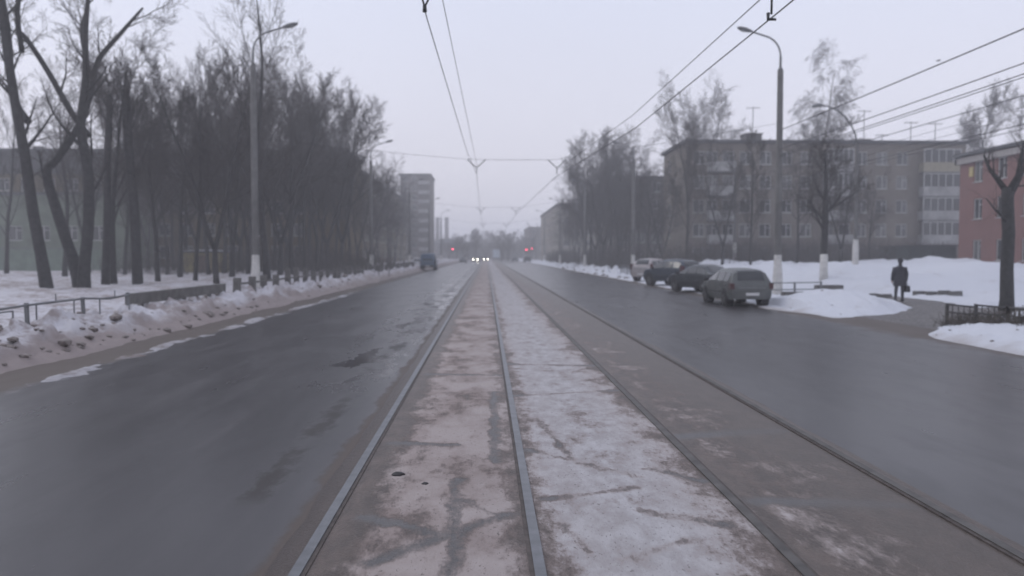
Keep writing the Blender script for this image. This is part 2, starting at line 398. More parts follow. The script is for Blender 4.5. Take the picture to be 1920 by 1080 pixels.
def gau(x, y, cx, cy, sx, sy): return math.exp(-((x-cx)/sx)**2-((y-cy)/sy)**2)
PATH = [(10.0, 22.8), (12.4, 23.6), (15, 25.6), (17.2, 29), (18.2, 33.5), (18.6, 39.5)]
PATH2 = [(17.0, 28.0), (30, 30.5)]
def pdist(x, y, pl):
    best = 99
    for (ax, ay), (bx, by) in zip(pl, pl[1:]):
        dx, dy = bx-ax, by-ay; t = max(0, min(1, ((x-ax)*dx+(y-ay)*dy)/(dx*dx+dy*dy)))
        best = min(best, math.hypot(x-ax-t*dx, y-ay-t*dy))
    return best
def hR(x, y):
    ex = 10.75 + .3*fbm(x*.2, y*.3, 11) + .08*fbm(x, y, 12)
    if y < 23: ex = 10.55 + 1.6*sst(18.5, 21.5, y) + .15*fbm(x*.3, y*.5, 11)
    d = x - ex
    base = -.10 + .15*sst(-.1, .5, d)
    h = base + .10*sst(.4, 2.5, d)
    h += (.06*fbm(x*2.1, y*1.7, 13) + .06*fbm(x*4.5, y*3.8, 19))*sst(.1, .8, d) + .14*fbm(x*.5, y*.4, 14)*sst(1.5, 4, d)
    h += .55*gau(x, y, 13.0, 29.8, 2.0, 2.7)*sst(24.6, 28, y)            # island by the near car
    h += .25*gau(x, y, 12.3, 17.5, 1.3, 3.2)
    if y > 66: h += max(0, fbm(x*.8, y*.35, 15))*.75*sst(.2, 1.2, d)*(1-sst(4, 7, d))
    f = sst(16, 21, x)*sst(37, 44, y)*(1-sst(70, 95, y))
    h += f*(1.05 + .55*fbm(x*.16, y*.13, 16) + .30*fbm(x*.6, y*.5, 17))
    pd = min(pdist(x, y, PATH), pdist(x, y, PATH2) - .1) + .18*fbm(x*1.5, y*1.5, 18)
    pd -= .45*(1-sst(26, 31, y))
    h = h*sst(1.0, 1.9, pd) - .09*(1-sst(.8, 1.4, pd))
    if 35 < y < 70:                                                     # parking strip is trodden flat
        k = sst(35, 38, y)*(1-sst(64, 70, y))*(1-sst(12.9, 13.6, x)); h = h*(1-k) + k*(min(h, .05) if d > 0 else h)
    if y < 36 and x < 11.4: h = min(h, .03 + .02*fbm(x*3, y*3, 4)) if y > 28 else h
    return h
xs = steps(9.6, 16, .1)+steps(16, 22, .25)+steps(22, 50, .9)+steps(50, 140, 4)+[140]
ys = ylist(4, 560, .0105)
s2 = MB().grid([[(x, y, hR(x, y)) for x in xs] for y in ys]).build('snow_bank_right', M_SNOWR, smooth=180, fix=True); tag(s2, kind='structure')

# strip of half melted snow left lying on the asphalt off the left kerb
def hS(x, y):
    c = -7.02 + .22*fbm(3, y*.35, 21)
    return -.035 + .085*math.exp(-((x-c)/.21)**2)*max(0, .5+1.1*fbm(5, y*.55, 22)) + .042*fbm(x*4, y*3.2, 23)
s3 = MB().grid([[(x, y, hS(x, y)) for x in steps(-7.7, -6.4, .06)] for y in ylist(6, 42, .006)]).build('slush_strip', mat_snow('slush', (.36, .35, .37), (.17, .14, .13), .45, .62), smooth=180, fix=True); tag(s3, kind='structure')

# dirty frozen lumps on the banks, too many to count
def clods(name, label, spots):
    mb = MB()
    for x, y, z, r in spots:
        bm = bmesh.new(); bmesh.ops.create_icosphere(bm, subdivisions=1, radius=r)
        sx, sy, sz = random.uniform(.8, 1.7), random.uniform(.8, 1.3), random.uniform(.45, .8)
        i0 = len(mb.v)
        for v in bm.verts:
            k = 1+.35*noise.noise(v.co*3/r+Vector((x, y, 0))); mb.v.append((x+v.co.x*k*sx, y+v.co.y*k*sy, z+v.co.z*k*sz))
        for f in bm.faces: mb.f.append(tuple(i0+v.index for v in f.verts))
        bm.free()
    o = mb.build(name, M_CLOD, smooth=35); tag(o, label, 'snow lumps', kind='stuff')
sp = []
for i in range(210):
    y = 9.5*math.exp(random.random()*2.0); x = -8.15-abs(random.gauss(.2, .75))
    sp.append((x, y, hL(x, y)+.01, random.uniform(.02, .09)*(1.9 if random.random() < .2 else .9)))
clods('dirty_snow_lumps', 'dark frozen lumps of dirty snow strewn over the left snow bank', sp)
sp = []
for i in range(70):
    y = random.uniform(66, 120); x = random.uniform(11, 14.5); sp.append((x, y, hR(x, y)+.02, random.uniform(.06, .22)))
for i in range(40):
    y = random.uniform(14, 34); x = random.uniform(10.8, 15); sp.append((x, y, hR(x, y), random.uniform(.02, .05)))
clods('dirty_snow_lumps', 'grey frozen lumps of snow strewn along the right roadside', sp)
def lump(name, label, loc, sz, mat, cat):
    bm = bmesh.new(); bmesh.ops.create_icosphere(bm, subdivisions=3, radius=1)
    for v in bm.verts:
        k = 1+.35*noise.fractal(v.co*1.6+Vector(loc), .9, 2, 4); v.co = Vector((v.co.x*sz[0]*k, v.co.y*sz[1]*k, v.co.z*sz[2]*k))
    me = bpy.data.meshes.new(name); bm.to_mesh(me); bm.free()
    for p in me.polygons: p.use_smooth = True
    return tag(link(name, me, mat, None, loc), label, cat)
M_DARKL = plain('dark_wet_lump', (.028, .025, .026), .6, var=.4, sc=8)
c = P(745, 896, 2*F/(896-VY)); lump('dirt_clump', 'small dark lump of dirt lying between the left rails', (c.x, c.y, .02), (.055, .05, .022), M_DARKL, 'dirt lump')
c = P(782, 915, 2*F/(915-VY)); lump('dirt_clump', 'tiny brown crumb of dirt just beyond the dark lump between the rails', (c.x+.06, c.y+.02, .018), (.028, .03, .012), M_DARKL, 'dirt lump')
lump('ice_boulder', 'dark rounded ice chunk on the snow at the left picture edge', (-9.7, 16.0, hL(-9.7, 16)+.06), (.17, .15, .15), M_CLOD, 'ice chunk')

# ------------------------------------------------------------------ trees
def tube_path(p, d, L, n, wig, up, rnd):
    pts = [p.copy()]; d = d.normalized()
    for i in range(n):
        d = (d + Vector((rnd.gauss(0, wig), rnd.gauss(0, wig), rnd.gauss(0, wig)+up))).normalized(); p = p + d*(L/n); pts.append(p.copy())
    return pts
def side_dir(d, ang, rnd):
    a = d.cross(Vector((rnd.gauss(0, 1), rnd.gauss(0, 1), rnd.gauss(0, 1)))).normalized()
    return (d*math.cos(ang) + a*math.sin(ang)).normalized()
def grow(trunk, crown, pts, rads, level, L, rnd, st):
    """Side branches on an existing limb."""
    n = st['n'][level]
    for i in range(n):
        t = st['t0'][level] + (1-st['t0'][level])*((i+rnd.random())/n)
        k = min(len(pts)-2, int(t*(len(pts)-1))); fr = t*(len(pts)-1)-k
        p = pts[k].lerp(pts[k+1], fr); d = (pts[k+1]-pts[k]).normalized()
        r0 = rads[k]*(1-fr)+rads[k+1]*fr
        LL = L*st['lr'][level]*rnd.uniform(.65, 1.2)*(1-.45*t if level == 0 else 1-.25*t)
        r = min(r0*.7, max(st['rmin'], r0*st['rr'][level]*rnd.uniform(.8, 1.1)))
        d2 = side_dir(d, R(st['ang'][level])*rnd.uniform(.7, 1.25), rnd)
        ns = (6, 4, 3, 2)[min(level, 3)]
        q = tube_path(p, d2, LL, ns, st['wig'], st['up'][level], rnd)
        rr = [max(st['rmin']*.6, r*(1-.8*j/ns)) for j in range(ns+1)]
        (trunk if level == 0 else crown).tube(q, rr, (6, 4, 3, 3)[min(level, 3)], cap=False)
        if level+1 < len(st['n']): grow(trunk, crown, q, rr, level+1, LL, rnd, st)
ST_SPREAD = dict(n=(14, 9, 8, 6), t0=(.25, .2, .15, .15), lr=(.46, .52, .5, .5), rr=(.42, .46, .5, .6), rmin=.011, ang=(42, 42, 42, 40), up=(.10, .06, .04, .02), wig=.11)
ST_UP = dict(n=(17, 9, 8, 7), t0=(.22, .2, .1, .1), lr=(.40, .5, .5, .5), rr=(.36, .45, .5, .6), rmin=.011, ang=(34, 32, 34, 36), up=(.16, .12, .08, .04), wig=.09)
ST_BIRCH = dict(n=(22, 8, 8, 5), t0=(.25, .2, .2, .2), lr=(.30, .5, .65, .55), rr=(.35, .5, .5, .6), rmin=.011, ang=(42, 42, 45, 30), up=(.10, -.12, -.35, -.5), wig=.08)
def tree_meshes(seed, H, r, st, forks=1):
    rnd = random.Random(seed); tr, cr = MB(), MB()
    if forks == 1:
        pts = tube_path(Vector((0, 0, -.4)), Vector((rnd.gauss(0, .04), rnd.gauss(0, .04), 1)), H+.4, 10, .045, .05, rnd)
        rd = [r*(1.25 if j == 0 else 1)*(1-.88*(j/10)**1.1)+.008 for j in range(11)]
        tr.tube(pts, rd, 9); grow(tr, cr, pts, rd, 0, H, rnd, st)
    else:
        hb = H*rnd.uniform(.14, .26)
        base = tube_path(Vector((0, 0, -.4)), Vector((0, 0, 1)), hb+.4, 3, .03, 0, rnd); tr.tube(base, [r*1.25, r, r*.95, r*.85], 9)
        for f in range(forks):
            w = 2*math.pi*(f/forks)+rnd.random(); d = Vector((math.cos(w)*.32, math.sin(w)*.32, 1))
            pts = tube_path(base[-1]-Vector((0, 0, .12)), d, H-hb, 9, .05, .05, rnd)
            rd = [r*.72*(1-.88*(j/9)**1.05)+.008 for j in range(10)]
            tr.tube(pts, rd, 8); s2 = dict(st); s2['n'] = (max(7, st['n'][0]*2//3+1),)+st['n'][1:]
            s2['t0'] = (.12,)+st['t0'][1:]
            grow(tr, cr, pts, rd, 0, H*.85, rnd, s2)
    return tr.mesh('trunk', 180), cr.mesh('crown', 180)
KINDS = {
 'a': tree_meshes(11, 14, .21, {**ST_SPREAD, 'wig': .15}, 2), 'b': tree_meshes(12, 15, .17, ST_UP), 'c': tree_meshes(13, 14, .20, {**ST_UP, 'ang': (48, 38, 40, 40), 'wig': .13}, 2),
 'd': tree_meshes(14, 13, .18, {**ST_SPREAD, 'ang': (55, 45, 45, 42), 'wig': .14}), 'e': tree_meshes(15, 15, .17, {**ST_UP, 'lr': (.34, .5, .5, .5)}), 'w': tree_meshes(16, 17, .2, ST_BIRCH), 'f': tree_meshes(17, 15, .2, {**ST_UP, 'n': (14, 7, 6, 5), 'rmin': .010})}
TREES = []
def tree(kind, x, y, h, rz, label, group=None, z=0., mat=None, name='bare_tree'):
    k = KINDS[kind]; hk = {'a': 14, 'b': 15, 'c': 14, 'd': 13, 'e': 15, 'w': 17, 'f': 15}[kind]
    o = thing(name, label, 'tree', (x, y, z), rz, group); o.scale = (h/hk,)*3
    link('trunk', k[0], M_BIRCH if kind == 'w' else M_BARK, o); link('crown', k[1], M_TWIG, o)
    return o

# two forked trees near the left edge, their limbs laid out one by one
def limb_tree(name, label, d, limbs, seed, st, loc_px):
    rnd = random.Random(seed); tr, cr = MB(), MB(); bx, by = PX(loc_px, d), d
    o = thing(name, label, 'tree', (bx, by, hL(bx, by)))
    z0 = hL(bx, by)
    for pts, grows, dd in limbs:
        q = []; rd = []
        for i, (px, py, r) in enumerate(pts):
            v = P(px, py, d); dep = dd*i/(len(pts)-1)
            q.append(Vector((v.x-bx, dep, v.z-z0))); rd.append(r)
        # smooth the polyline
        qq, rr = [], []
        for i in range(len(q)-1):
            p0, p1, p2, p3 = q[max(0, i-1)], q[i], q[i+1], q[min(len(q)-1, i+2)]
            for s in (0, .33, .66):
                qq.append(.5*((2*p1)+(p2-p0)*s+(2*p0-5*p1+4*p2-p3)*s*s+(3*p1-p0-3*p2+p3)*s**3)); rr.append(rd[i]*(1-s)+rd[i+1]*s)
        qq.append(q[-1]); rr.append(rd[-1])
        tr.tube(qq, rr, 10)
        if grows:
            s2 = dict(st); s2['n'] = (grows,)+st['n'][1:]; s2['t0'] = (.35,)+st['t0'][1:]
            grow(tr, cr, qq, rr, 0, 9.0, rnd, s2)
    tr.build('trunk', M_BARK, o, 180); cr.build('crown', M_TWIG, o, 180)
LT = dict(ST_SPREAD); LT['lr'] = (.36, .52, .5, .5); LT['rmin'] = .009; LT['n'] = (9, 6, 5, 4); LT['rr'] = (.42, .5, .5, .6)
limb_tree('bare_tree', 'tall bare tree with a thick dark trunk leaning left, near the left picture edge', 37.5, [
  ([(105, 560, .33), (98, 480, .25), (90, 400, .24), (84, 310, .23), (72, 200, .20), (63, 90, .17), (60, -30, .13), (72, -150, .06)], 12, -1.5),
  ([(76, 235, .17), (50, 205, .13), (30, 160, .12), (20, 100, .11), (5, 20, .08), (-20, -60, .04)], 9, 2.0),
  ([(22, 150, .09), (0, 120, .08), (-30, 60, .05)], 5, 1.0),
  ([(68, 110, .12), (80, 45, .11), (112, 0, .09), (150, -60, .04)], 8, -2.5)], 31, LT, 105)
limb_tree('bare_tree', 'bare tree with two trunks rising in a V beside the leaning trunk on the left', 38.5, [
  ([(166, 560, .42), (158, 520, .34), (138, 465, .25), (114, 395, .24), (94, 325, .21), (110, 300, .18), (150, 235, .17), (172, 165, .15), (182, 112, .13), (222, 60, .10), (262, 10, .05)], 11, 1.5),
  ([(170, 552, .34), (176, 500, .27), (190, 420, .25), (196, 330, .24), (190, 250, .20), (205, 170, .16), (212, 80, .12), (230, -30, .06)], 11, -1.8),
  ([(186, 262, .15), (158, 218, .14), (124, 148, .13), (92, 92, .11), (84, 82, .07)], 5, -1.0),
  ([(180, 112, .09), (165, 60, .07), (170, 10, .04)], 6, 1.0)], 32, LT, 166)
# snapped trunk
def stump(px, d, topy, r, label):
    x = PX(px, d); o = thing('snapped_tree', label, 'tree', (x, d, hL(x, d))); rnd = random.Random(px)
    tr, cr = MB(), MB(); H = PZ(topy, d)
    pts = tube_path(Vector((0, 0, -.3)), Vector((rnd.gauss(0, .02), 0, 1)), H, 6, .02, 0, rnd); rd = [r*1.15, r, r, r*.95, r*.9, r*.88, r*.8]
    tr.tube(pts, rd, 9); s2 = dict(ST_UP); s2['n'] = (9, 7, 6, 4); s2['t0'] = (.75, .1, .1, .1); s2['rr'] = (.22, .5, .5, .6)
    grow(tr, cr, pts, rd, 0, 9, rnd, s2); tr.build('trunk', M_BARK, o, 180); cr.build('crown', M_TWIG, o, 180)
stump(268, 44, 180, .26, 'thick dark trunk cut off at the top, right of the V-shaped tree')
stump(208, 43, 185, .20, 'dark cut-off trunk just right of the V-shaped tree')

row = [  # px of the trunk, distance, height, kind
 (225, 45, 12.2, 'd'), (244, 62, 12.5, 'b'), (305, 50, 11.5, 'c'), (345, 58, 12.2, 'd'), (372, 47, 11.0, 'b'), (412, 45.5, 11.6, 'c'),
 (440, 56, 12.8, 'a'), (470, 64, 14, 'e'), (505, 50, 17.0, 'f'), (528, 60, 14.2, 'c'), (552, 66, 14.8, 'd'), (574, 72, 15.3, 'b'),
 (598, 74, 15.3, 'e'), (618, 78, 15.6, 'c'), (640, 86, 15.5, 'a'), (657, 88, 15.5, 'b'), (672, 96, 12, 'c')]
for i, (px, d, h, k) in enumerate(row):
    x = PX(px, d)
    tree(k, x, d, h, i*2.4, f'{ORD[i]} bare tree from the left in the dense row behind the low fence, left roadside', 'dense row of bare trees on the left', hL(x, d)-.05)
back = [(-30, 60, 14, 'f'), (30, 66, 13, 'f'), (135, 58, 13, 'f'), (180, 72, 13, 'a'), (300, 78, 13.5, 'e'), (390, 84, 15, 'd'), (480, 88, 16, 'c'), (550, 92, 16, 'e'), (262, 70, 13, 'b'), (322, 66, 13.2, 'e'), (358, 72, 13.8, 'c'), (398, 62, 13, 'b'), (426, 70, 14, 'd'), (455, 76, 15, 'c'), (492, 78, 15.5, 'b'), (518, 80, 15.6, 'd'), (540, 82, 16, 'c'), (564, 84, 16.3, 'b'), (584, 88, 16.2, 'd'), (606, 90, 16.4, 'c'), (630, 94, 16.2, 'b'), (334, 80, 14, 'd'), (380, 90, 15, 'a'), (436, 92, 15.5, 'd'), (470, 94, 16, 'b'), (288, 88, 14, 'c')]
for i, (px, d, h, k) in enumerate(back):
    x = PX(px, d)
    tree(k, x, d, h, i*1.7+.6, 'bare tree standing back among others before the long left building', 'bare trees before the long left building', hL(x, d)-.05)
far_left = [(705, 125, 12, 'a'), (728, 150, 17, 'd'), (742, 175, 18, 'c'), (712, 140, 14, 'b'), (752, 190, 14, 'e'), (785, 260, 12, 'c'), (810, 280, 11, 'd'), (772, 215, 12, 'a'), (690, 112, 12, 'c'), (735, 130, 10, 'd')]
for i, (px, d, h, k) in enumerate(far_left):
    tree(k, PX(px, d), d, h, i*1.9, 'bare tree further down the left side of the street', 'bare trees far down the left side')
right_side = [  # px, d, h, kind, label
 (1290, 78, 13.5, 'b', 'tall bare tree before the left corner of the grey apartment block'),
 (1358, 70, 9.5, 'c', 'bare tree behind the parked cars, before the grey block balconies'),
 (1412, 62, 9.0, 'e', 'bare tree just left of the tall right lamp post'),
 (1500, 66, 9.5, 'd', 'bushy bare tree just right of the tall right lamp post'),
 (1585, 64, 8.5, 'c', 'bare tree before the middle of the grey apartment block'),
 (1640, 70, 6.5, 'd', 'small bare tree behind the walking person')]
for i, (px, d, h, k, lab) in enumerate(right_side):
    x = PX(px, d); tree(k, x, d, h, i*2.1+1, lab, None, hR(x, d)-.05)
for i, (px, d, h, k) in enumerate([(1215, 96, 11, 'd'), (1180, 105, 11, 'c'), (1240, 88, 10, 'a'), (1145, 118, 17.5, 'a'), (1110, 128, 17, 'd'), (1165, 125, 17, 'c'), (1085, 150, 12, 'c'), (1070, 165, 11, 'e'), (1055, 185, 10, 'd'), (1125, 112, 10, 'e'), (1100, 140, 14, 'b'), (1030, 240, 10, 'c'), (1005, 290, 11, 'd'), (1200, 112, 12, 'b'), (1226, 104, 11, 'c'), (1160, 108, 11, 'b'), (1132, 122, 13, 'c'), (1095, 132, 12, 'd'), (1078, 158, 13, 'a'), (1118, 120, 16.5, 'c'), (1150, 130, 18, 'd'), (1128, 116, 17.5, 'a'), (1160, 121, 18, 'a'), (1100, 126, 15.5, 'd'), (1175, 118, 16, 'd')]):
    tree(k, PX(px, d), d, h, i*1.3, 'bare tree in the dark clump further down the right side', 'bare trees far down the right side')
for i, (px, d, h, k, lab) in enumerate([(1545, 112, 28, 'w', 'tall drooping birch rising behind the roof of the grey apartment block'),
   (1310, 125, 25, 'd', 'bare tree crown spreading above the left end of the grey block roof'),
   (1335, 122, 23.5, 'a', 'second bare crown above the grey block roof, just right of the leftmost one'),
   (1500, 118, 22, 'w', 'lower drooping birch left of the tallest birch behind the grey block'), (1600, 116, 22, 'w', 'lower drooping birch right of the tallest birch behind the grey block'),
   (1842, 105, 20.5, 'b', 'bare tree above the roof where grey block and pink building meet'), (1890, 100, 20, 'c', 'bare tree above the pink building roof at the right edge')]):
    tree(k, PX(px, d), d, h, i*2+.3, lab, None, 0, None, 'birch_tree' if k == 'w' else 'bare_tree')
# far line of trees closing the street
rnd = random.Random(21)
for i in range(26):
    d = rnd.uniform(250, 360); px = 842 + 160*i/25 + rnd.uniform(-3, 3)
    if 893 < px < 938: d += 60
    top = 443 + 5*math.sin(px*.09) + (-4 if 900 < px < 925 else 3)
    t = tree('acdbe'[i % 5], PX(px, d), d, PZ(top, d), i*1.1, 'hazy bare tree in the far line closing the end of the street', 'far trees closing the street'); t.scale = (t.scale[0]*1.7, t.scale[1]*1.7, t.scale[2])
# tree by the right picture edge, trunk whitewashed below
def edge_tree():
    d = 28.0; x = PX(1908, d); rnd = random.Random(5); tr, cr = MB(), MB()
    o = thing('bare_tree', 'dark bare tree with a thick trunk at the right picture edge, by the railing', 'tree', (x, d, 0))
    pts = [Vector(p) for p in ((0, 0, -.2), (.02, 0, .4), (0, .02, 1.5), (.02, 0, 2.8), (-.02, .05, 3.8), (-.05, 0, 4.4))]
    rd = [.30, .235, .215, .21, .21, .2]; tr.tube(pts, rd, 10)
    for (q, r0) in (([(-.05, 0, 4.2), (-.30, .2, 4.7), (-.55, .3, 5.1), (-.7, .4, 5.6)], .12), ([(-.03, 0, 4.2), (.12, -.3, 4.8), (.05, -.5, 5.3), (.15, -.5, 5.9)], .14), ([(0, 0, 4.0), (.5, .3, 4.6), (.9, .5, 5.2), (1.1, .8, 5.8)], .11), ([(-.02, 0, 3.1), (-.40, -.2, 3.4), (-.7, -.3, 3.6), (-.95, -.2, 4.0)], .06), ([(0, 0, 1.9), (-.2, .0, 1.98), (-.38, .05, 1.9)], .018)):
        v = [Vector(p) for p in q]; rr = [r0*(1-.7*j/(len(v)-1)) for j in range(len(v))]; tr.tube(v, rr, 7)
        if len(v) > 3: grow(tr, cr, v, rr, 1, 2.0, rnd, {**ST_SPREAD, 'n': (7, 6, 4, 3), 'rmin': .005})
    tr.build('trunk', M_BARK, o, 180); cr.build('crown', M_TWIG, o, 180)
edge_tree()
# whitewashed trunk left of the walker
def washed_tree():
    d = 43; x = PX(1553, d); o = thing('bare_tree', 'bare tree with a whitewashed lower trunk, right of the low railing', 'tree', (x, d, hR(x, d)-.1))
    rnd = random.Random(8); tr, cr = MB(), MB()
    pts = tube_path(Vector((0, 0, -.3)), Vector((0, 0, 1)), 7.6, 8, .03, .05, rnd); rd = [.25, .2, .19, .18, .17, .14, .1, .07, .04]
    tr.tube(pts, rd, 9); s2 = dict(ST_SPREAD); s2['t0'] = (.4, .1, .1, .1); s2['n'] = (14, 8, 6, 5); grow(tr, cr, pts, rd, 0, 6.5, rnd, s2)
    t = tr.build('trunk', M_BARK, o, 180); MB().tube([pts[0], pts[1], pts[2].lerp(pts[1], .1)], [.26, .212, .204], 10).build('painted_base', M_WHITEWASH, t, 180)
    cr.build('crown', M_TWIG, o, 180)
washed_tree()

# ------------------------------------------------------------------ buildings
def mat_wall(name, c, var=.14, brick=True):
    m = NT(name); p = m.co
    n1 = m.noise(p, .35, 4, .6); n2 = m.noise(m.scale(p, (1, 1, .35)), 1.8, 5, .65)
    k = m.math('ADD', m.math('MULTIPLY', n1, .5), m.math('MULTIPLY', n2, .5))
    col = m.ramp(k, [(.32, tuple(v*(1-var*1.4) for v in c)), (.66, tuple(v*(1+var) for v in c))])
    if brick:
        bt = m.n('ShaderNodeTexBrick'); m.put(m.scale(p, (4, 4, 4)), bt.inputs['Vector'])
        bt.inputs['Color1'].default_value = (1, 1, 1, 1); bt.inputs['Color2'].default_value = (.8, .8, .8, 1); bt.inputs['Mortar'].default_value = (.9, .9, .9, 1)
        nd = m.n('ShaderNodeMix', data_type='RGBA', blend_type='MULTIPLY'); nd.inputs['Factor'].default_value = .5
        m.put(col, nd.inputs['A']); m.put(bt.outputs['Color'], nd.inputs['B']); col = nd.outputs['Result']
    m.col(col); m.rough(.9); m.spec(.2); return m.m
def facade(mb, W, H, holes, y=0.0, dep=.14, x0=0.0):
    """Wall in the x-z plane at y facing -y with rectangular holes (x0,x1,z0,z1) and their reveals."""
    xs = sorted(set([x0, x0+W]+[v for h in holes for v in h[:2]])); zs = sorted(set([0, H]+[v for h in holes for v in h[2:]]))
    for i in range(len(xs)-1):
        for j in range(len(zs)-1):
            cx, cz = (xs[i]+xs[i+1])/2, (zs[j]+zs[j+1])/2
            if any(h[0] < cx < h[1] and h[2] < cz < h[3] for h in holes): continue
            mb.quad((xs[i], y, zs[j]), (xs[i+1], y, zs[j]), (xs[i+1], y, zs[j+1]), (xs[i], y, zs[j+1]))
    for a, b, c, d in holes:
        mb.quad((a, y, c), (b, y, c), (b, y+dep, c), (a, y+dep, c)); mb.quad((a, y, d), (a, y+dep, d), (b, y+dep, d), (b, y, d))
        mb.quad((a, y, c), (a, y+dep, c), (a, y+dep, d), (a, y, d)); mb.quad((b, y, c), (b, y, d), (b, y+dep, d), (b, y+dep, c))
WINC = {}
def window(parent, x, z, w, h, fm, pm, y=0.0, sill=True):
    key = (round(w, 2), round(h, 2), fm.name)
    if key not in WINC:
        t = .07; f = MB()
        f.box(-w/2, w/2, 0, .06, 0, t).box(-w/2, w/2, 0, .06, h-t, h).box(-w/2, -w/2+t, 0, .06, t, h-t).box(w/2-t, w/2, 0, .06, t, h-t)
        if w > .9: f.box(.05, .05+t, .003, .057, t, h-t)
        if w > 1.0: f.box(.05+t, w/2-t, .003, .057, h*.68, h*.68+t*.8)
        WINC[key] = (f.mesh('window'), MB().quad((-w/2+.02, .035, .02), (w/2-.02, .035, .02), (w/2-.02, .035, h-.02), (-w/2+.02, .035, h-.02)).mesh('pane'), MB().box(-w/2-.06, w/2+.06, -.20, .0, -.05, -.005).mesh('sill'))
        WINC[key][0].materials.append(fm); WINC[key][2].materials.append(M_FRAME)
    a, b, c = WINC[key]
    o = link('window', a, None, parent, (x, y+.08, z))
    pn = link('pane', b.copy() if False else b, pm, o)
    if pn.data.materials[0] != pm:
        pn.material_slots[0].link = 'OBJECT'; pn.material_slots[0].material = pm
    if sill: link('sill', c, None, o)
    return o
def block(name, label, loc, rz, W, D, H, wins, wallm, roofm, ww=1.35, wh=1.45, fm=None, roof='flat', side_wins=None, eave=.35, group=None, rh=2.5):
    """Facade along local x at y=0 facing -y, depth to +y. wins = list of (x, z)."""
    fm = fm or M_FRAME; rnd = random.Random(name+label)
    o = thing(name, label, 'building', loc, rz, group); mb = MB()
    facade(mb, W, H, [(x-ww/2, x+ww/2, z, z+wh) for x, z in wins])
    if side_wins:   # left side wall, facing -x
        s = MB(); facade(s, D, H, [(x-ww/2, x+ww/2, z, z+wh) for x, z in side_wins])
        i0 = len(mb.v); mb.v += [(y_, D-x_, z_) for x_, y_, z_ in s.v]; mb.f += [tuple(i0+k for k in f) for f in s.f]
    else: mb.quad((0, D, 0), (0, 0, 0), (0, 0, H), (0, D, H))
    mb.quad((W, 0, 0), (W, D, 0), (W, D, H), (W, 0, H)); mb.quad((W, D, 0), (0, D, 0), (0, D, H), (W, D, H)); mb.quad((0, 0, H), (W, 0, H), (W, D, H), (0, D, H))
    mb.build('wall', wallm, o)
    if roof == 'flat':
        rf = MB().box(-eave, W+eave, -eave, D+eave, H+.002, H+.35).build('roof', roofm, o)
    else:
        r = MB(); e = eave; a = [(-e, -e, H), (W+e, -e, H), (W+e, D+e, H), (-e, D+e, H)]; m1, m2 = (D/2, D/2, H+rh), (W-D/2, D/2, H+rh)
        r.box(-e, W+e, -e, D+e, H+.002, H+.25)
        a = [(x, y, H+.252) for x, y, _ in a]; r.poly([a[0], a[1], m2, m1]).poly([a[2], a[3], m1, m2]).poly([a[1], a[2], m2]).poly([a[3], a[0], m1]); rf = r.build('roof', roofm, o)
    for x, z in wins: window(o, x, z, ww, wh, fm, M_CURT if rnd.random() < .3 else M_GLASS)
    if side_wins:
        for x, z in side_wins:
            w = window(o, 0, z, ww, wh, fm, M_GLASS, 0); w.location = (.08, D-x, z); w.rotation_euler = (0, 0, R(-90))
    return o, rf
W_GREY = mat_wall('grey_silicate_brick', (.165, .145, .125), .2); W_PINK = mat_wall('pink_render', (.19, .098, .088), .14, False)
W_TAN = mat_wall('ochre_render', (.10, .078, .042), .4, False); W_DARK = mat_wall('dull_brown_brick', (.13, .115, .105)); W_LIGHT = mat_wall('pale_panel', (.26, .235, .205))
W_OLIVE = mat_wall('olive_render', (.19, .185, .13), .25, False)
R_DARK = plain('dark_roof', (.055, .056, .06), .8, var=.3, sc=.6); R_SLATE = plain('slate_sheet_roof', (.075, .078, .082), .8, var=.3, sc=.7)
M_BALC = plain('pale_balcony_panel', (.28, .275, .27), .8, var=.35, sc=.9); M_BALCY = plain('yellowish_balcony_panel', (.25, .225, .165), .8, var=.2)
def zf(n, fh=2.72, z0=1.35): return [z0+i*fh for i in range(n)]

